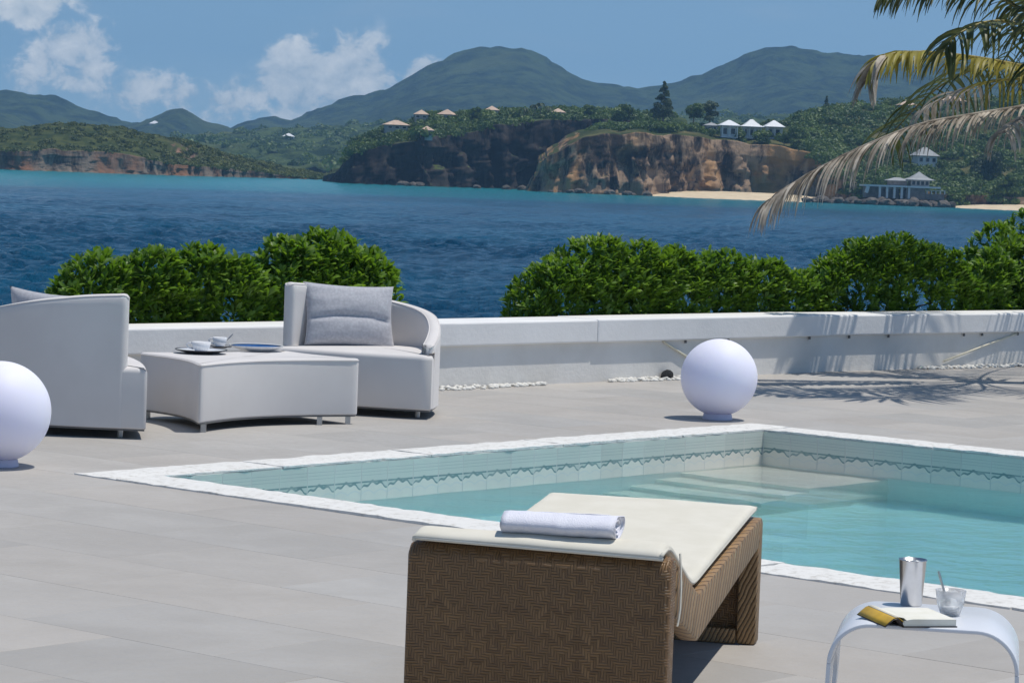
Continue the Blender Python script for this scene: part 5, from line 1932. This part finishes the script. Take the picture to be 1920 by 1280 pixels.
def shrub(label, lumps, ntwig, seed, lsz=.088, group='shrubs planted behind the low wall'):
    r = np.random.default_rng(seed)
    C = np.array([l[:3] for l in lumps]); Rd = np.array([l[3:6] for l in lumps])
    base_p = Vector((C[:, 0].mean(), C[:, 1].mean(), .30))
    e = empty('shrub', base_p, 0, label, 'shrub', group)
    vol = Rd[:, 0] * Rd[:, 2]; pr = vol / vol.sum()
    mats, tint = [], []
    cnt = 0
    while cnt < ntwig:
        i = r.choice(len(C), p=pr)
        d = r.normal(size=3); d /= np.linalg.norm(d)
        if d[2] < -.45: continue
        if d[1] > .55 and r.random() < .6: continue
        lump = .93 + .14 * float(vnoise(d[0] * 2.6 + i * 7 + seed, d[1] * 2.6, d[2] * 2.6))
        rad = lump * (1.0 if r.random() < .55 else r.uniform(.6, .96))
        P = C[i] + d * Rd[i] * rad
        if P[2] < .30: continue
        wq = min(wp, key=lambda p: (p.x - P[0]) ** 2 + (p.y - P[1]) ** 2)
        gap_ = CAP_W + (.06 if P[2] < .60 else .0) + .05 * r.random() - ((P[0] - wq.x) * wn.x + (P[1] - wq.y) * wn.y)
        if gap_ > 0: P = P + np.array(wn) * gap_          # the wall holds the leaves back
        inside = False
        for j in range(len(C)):
            if j != i and np.sum(((P - C[j]) / Rd[j]) ** 2) < .55: inside = True
        if inside: continue
        ax = d * np.array([1, 1, .8]) + np.array([0, 0, 1.25]) + r.normal(size=3) * .28
        ax /= np.linalg.norm(ax)
        s1 = np.cross(ax, [0.31, .87, .2]); s1 /= np.linalg.norm(s1); s2 = np.cross(ax, s1)
        tw = r.random()
        nl = r.integers(6, 9)
        ph = r.random() * 6.28
        for k in range(nl):
            a = ph + k * 2.4
            op = R(r.uniform(14, 60))
            rd = s1 * math.cos(a) + s2 * math.sin(a)
            x = ax * math.cos(op) + rd * math.sin(op)
            z = ax * math.sin(op) - rd * math.cos(op)
            y = np.cross(z, x)
            L = lsz * r.uniform(.7, 1.25)
            M = np.eye(4); M[:3, 0] = x * L; M[:3, 1] = y * L; M[:3, 2] = z * L; M[:3, 3] = P + ax * .012 * (nl - k) * .3
            mats.append(M); tint.append(np.clip(tw * .55 + r.random() * .45, 0, 1))
        cnt += 1
    mats = np.array(mats); tint = np.array(tint)
    # the leaves nearest to the viewer in each small patch stand on their own
    ctr = mats[:, :3, 3] + mats[:, :3, 0] * .5
    cell = {}
    for i, c in enumerate(ctr):
        px, py = proj(c)
        if not (-20 < px < 1940): continue
        if c[2] < WALL_H + .01: continue
        key = (int(px / 17), int(py / 17))
        if key not in cell or ctr[cell[key]][1] > c[1]: cell[key] = i
    own = list(cell.values())
    r.shuffle(own)
    own = own[:290]
    so = set(own)
    bp = np.array(base_p)
    for i in own:
        M = mats[i].copy(); M[:3, 3] -= bp
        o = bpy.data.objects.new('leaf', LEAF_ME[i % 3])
        COL.objects.link(o)
        o.parent = e
        o.matrix_basis = Matrix(M.tolist())
    keep = np.array([i for i in range(len(mats)) if i not in so])
    Mk = mats[keep]
    V = np.einsum('nij,vj->nvi', Mk[:, :3, :3], LV) + (Mk[:, None, :3, 3] - bp)
    nv = len(LV)
    F = (LF[None] + (np.arange(len(keep)) * nv)[:, None, None]).reshape(-1, 4)
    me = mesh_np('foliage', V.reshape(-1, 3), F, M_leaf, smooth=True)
    vattr(me, 'tint', np.repeat(tint[keep], nv))
    tag(link('foliage', me, e), kind='stuff')
    # woody stems
    for i in range(len(C)):
        for k in range(5):
            ms = MB()
            t = C[i] + np.array(wn) * .12 + r.normal(size=3) * Rd[i] * .18
            b0 = np.array([C[i][0] + wn.x * .15 + r.normal() * .05, C[i][1] + wn.y * .15 + r.normal() * .05, .26]) - bp
            ms.tube([tuple(b0), tuple((b0 + t - bp) / 2 + r.normal(size=3) * .04), tuple(t - bp)], [.014, .010, .006], 5)
            ms.build('stem', M_stem, e)
    return e

def lump(px, py, wpx, back, rz, top=None):
    """ellipsoid whose top is at a pixel, standing `back` metres behind the wall line"""
    p = along(px) + wn * back
    t = at(px, py, Y=p.y)
    rx = wpx / 2 / FPX * p.y
    return (t.x, p.y, t.z - rz, rx, min(.50, max(.28, rx * .7)), rz)

shrub('bushy shrub with upright leaves behind the turned away chair',
      [lump(185, 492, 170, .85, .42), lump(285, 486, 190, .95, .46), lump(380, 482, 200, .95, .46), lump(455, 500, 150, .85, .44)], 1150, 1)
shrub('taller domed shrub behind the cushioned chair',
      [lump(545, 462, 170, 1.1, .52), lump(615, 450, 200, 1.15, .55), lump(685, 485, 130, 1.05, .45)], 1050, 2)
shrub('domed shrub at the open sea end of the long hedge',
      [lump(1050, 500, 190, 1.0, .44), lump(1125, 458, 230, 1.15, .55), lump(1205, 470, 220, 1.15, .52)], 1150, 3, .082)
shrub('low spreading shrub between two domed ones in the long hedge',
      [lump(1260, 480, 240, 1.0, .48), lump(1350, 486, 250, 1.0, .46), lump(1440, 498, 220, 1.0, .43), lump(1500, 518, 130, .95, .38)], 1300, 4, .082)
shrub('broad domed shrub in front of the beach end of the long hedge',
      [lump(1580, 494, 150, .95, .46), lump(1630, 464, 240, 1.0, .54), lump(1690, 456, 270, 1.05, .58), lump(1760, 474, 220, 1.0, .54), lump(1815, 515, 120, .9, .42)], 1500, 5, .080)
shrub('tallest shrub rising behind the end of the long hedge',
      [lump(1870, 425, 130, 1.7, .75), lump(1950, 400, 190, 1.8, .9)], 700, 6, .090)
shrub('dark full shrub under the tallest one at the end of the hedge',
      [lump(1870, 475, 120, .95, .55), lump(1960, 450, 170, 1.0, .65)], 620, 7, .090)

# ================================================================== COCONUT PALM
M_fr_green = mat('palm_green', (0.055, 0.075, 0.018), 0.45, 0.25, 5, trans=.25, ramp=(0.12, 0.14, 0.04), rand=.2)
M_fr_yellow = mat('palm_yellow_green', (0.25, 0.22, 0.035), 0.5, 0.25, 4, trans=.35, ramp=(0.42, 0.37, 0.07), rand=.2)
M_fr_dry = mat('palm_dry_leaflet', (0.27, 0.23, 0.185), 0.8, 0.3, 6, trans=.2, ramp=(0.58, 0.52, 0.44), rand=.3)
M_rachis = mat('palm_rachis', (0.22, 0.19, 0.05), 0.5, 0.2, 6, ramp=(0.34, 0.27, 0.08))
crown = at(2035, 165, Y=22.8)
palm = empty('coconut_palm', (crown.x + .12, crown.y + .05, 0), 0, 'coconut palm with drooping half dry fronds over the sea wall', 'palm tree')
PB = palm.location.copy()
rp = random.Random(12)
tp = [Vector((0, 0, -.25)), Vector((.02, 0, .5)), Vector((.0, -.02, 1.3)), crown - PB]
tr_p, tr_r = [], []
for i in range(33):
    f = i / 32
    k = min(2, int(f * 3)); g = f * 3 - k
    tr_p.append(tp[k].lerp(tp[k + 1], g))
    tr_r.append((.15 - .05 * f + (.05 * (1 - f / .15) if f < .15 else 0)) * (1.06 if i % 2 else .95))
MB().tube(tr_p, tr_r, 14).build('trunk', M_bark, palm, smooth='all')
MB().lathe([(.10, -.12), (.17, -.02), (.16, .10), (.06, .22)], 12).build('crown_shaft', M_bark, palm, loc=crown - PB)

def leaflet_verts(base_p, d0, L, w, droop, n_=6, twist=0.0):
    """narrow folded strip that leaves the rib along d0 and bends down under its weight"""
    pts = [base_p]
    d = d0.normalized()
    for i in range(n_):
        d = (d + Vector((0, 0, -1)) * droop / n_ * (.5 + i / n_ * 1.4)).normalized()
        pts.append(pts[-1] + d * L / n_)
    V, F = [], []
    for i, p in enumerate(pts):
        t = (pts[min(i + 1, n_)] - pts[max(i - 1, 0)]).normalized()
        sd_ = t.cross(Vector((0, 0, 1)))
        sd_ = sd_.normalized() if sd_.length > .15 else t.cross(Vector((0.4, 1, 0))).normalized()
        sd_ = Matrix.Rotation(twist, 3, t) @ sd_
        f = i / n_
        ww = w * (.55 + .45 * min(1, f * 5)) * (1 - f ** 2.2) + .0015
        up = sd_.cross(t).normalized()
        V += [p - sd_ * ww + up * ww * .35, p, p + sd_ * ww + up * ww * .35]
        if i:
            q = 3 * i - 3
            F += [(q, q + 1, q + 4, q + 3), (q + 1, q + 2, q + 5, q + 4)]
    return V, F

singles = 0
def frond(pts, nl, Lmax, droop, kind, seed, separate=True, w=.014, start=.16, dry_from=2.0, lean=.55, tip_keep=.35):
    """rib with leaflets on both sides; leaflets past `dry_from` are dead"""
    global singles
    r = random.Random(seed)
    C = bez(pts, 40)
    rad = [.020 - .016 * (i / 39) for i in range(40)]
    fo = MB().tube([c - PB for c in C], rad, 7).build('frond', M_rachis if kind != 'dry' else M_fr_dry, palm, smooth='all')
    joined = {}
    for k in range(nl):
        f = start + (1 - start) * (k + r.random() * .5) / nl
        x = f * 39; i = min(38, int(x))
        p = C[i].lerp(C[i + 1], x - i)
        t = (C[min(39, i + 2)] - C[max(0, i - 1)]).normalized()
        side = t.cross(Vector((0, 0, 1))).normalized()
        up = side.cross(t).normalized()
        env = math.sin(PI * min(1, .18 + .62 * (f - start) / (1 - start))) ** .8
        env = max(tip_keep, env) if f > .6 else env
        for sg in (-1, 1):
            if r.random() < .05: continue
            d0 = side * sg * (.85 + r.uniform(-.15, .15)) + t * (lean + r.uniform(-.15, .2)) + up * r.uniform(-.1, .25)
            L = Lmax * env * r.uniform(.75, 1.1)
            V, F = leaflet_verts(p - PB, d0, L, w * r.uniform(.75, 1.2), droop * r.uniform(.7, 1.4), twist=r.uniform(-.8, .8))
            dry = f > dry_from + r.uniform(-.08, .08)
            m = M_fr_dry if (dry or kind == 'dry') else (M_fr_yellow if kind == 'yellow' else M_fr_green)
            tipx = proj(Vector(V[len(V) // 2]) + PB)
            if separate and singles < 298 and -20 < tipx[0] < 1930 and -20 < tipx[1] < 500:
                MB().add(V, F).build('leaflet', m, fo, smooth='all')
                singles += 1
            else:
                joined.setdefault(m.name, (MB(), m))[0].add(V, F)
    for mb, m in joined.values():
        tag(mb.build('leaflets', m, fo, smooth='all'), kind='stuff')
    return fo

def fp(*a): return [crown] + [at(px, py, Y=Y) for px, py, Y in a]
# dead frond sweeping out over the hedge
frond(fp((1935, 196, 22.6), (1830, 214, 22.4), (1730, 232, 22.2), (1640, 265, 22.1), (1555, 305, 22.0), (1485, 345, 21.95), (1440, 378, 21.9)), 104, .46, 2.0, 'dry', 1, dry_from=-1, lean=1.5, w=.010)
# yellowing frond whose end folds over
frond(fp((1935, 130, 22.4), (1840, 110, 22.1), (1750, 99, 21.9), (1680, 100, 21.7), (1645, 116, 21.65), (1628, 150, 21.6)), 84, .38, 1.6, 'yellow', 2, dry_from=.76, lean=1.0, w=.019)
# green frond across the top
frond(fp((1975, 70, 23.0), (1900, 8, 23.1), (1820, -22, 23.1), (1730, -28, 23.1), (1665, -14, 23.1)), 60, .46, 1.6, 'green', 3, w=.015, lean=.6)
frond(fp((1990, 95, 22.2), (1930, 52, 21.8), (1860, 40, 21.5), (1800, 62, 21.3), (1770, 95, 21.2)), 34, .46, 1.9, 'green', 4, w=.016, lean=.7)
frond(fp((1960, 150, 23.3), (1880, 150, 23.7), (1800, 170, 24.1), (1730, 205, 24.4)), 28, .44, 2.2, 'yellow', 5, dry_from=.6, w=.013, lean=.7)
frond(fp((1975, 205, 22.0), (1915, 222, 21.6), (1880, 250, 21.3)), 26, .34, 2.6, 'dry', 6, w=.012, lean=.6)
# high fronds that shade the terrace and the wall
for k_, (y_, dx) in enumerate(((20.7, .15), (21.15, -.1), (23.2, .55))):
    frond([crown, Vector((4.35 + dx, (y_ + crown.y) / 2, 3.05)), Vector((3.75 + dx, y_, 3.42)), Vector((3.2 + dx, y_, 3.42)), Vector((2.65 + dx, y_ - .05, 3.22))],
          46, .58, .75, 'green', 50 + k_, separate=False, w=.022, start=.2)
# fronds on the far side of the crown and overhead, out of the picture
cx, cy, cz = crown
for k_, (a, L, up) in enumerate(((20, 3.0, .8), (70, 3.1, .9), (115, 2.9, .5), (-30, 3.0, .6), (-75, 2.7, .7), (95, 2.6, 1.2), (-110, 2.2, 1.0))):
    ca, sa = math.cos(R(a)), math.sin(R(a))
    pts = [crown] + [Vector((cx + ca * L * f, cy + sa * L * f, cz + up * math.sin(PI * f * .62) - .9 * f * f)) for f in (.25, .5, .75, 1)]
    frond(pts, 40, .6, 1.5, 'green', 30 + k_, separate=False)
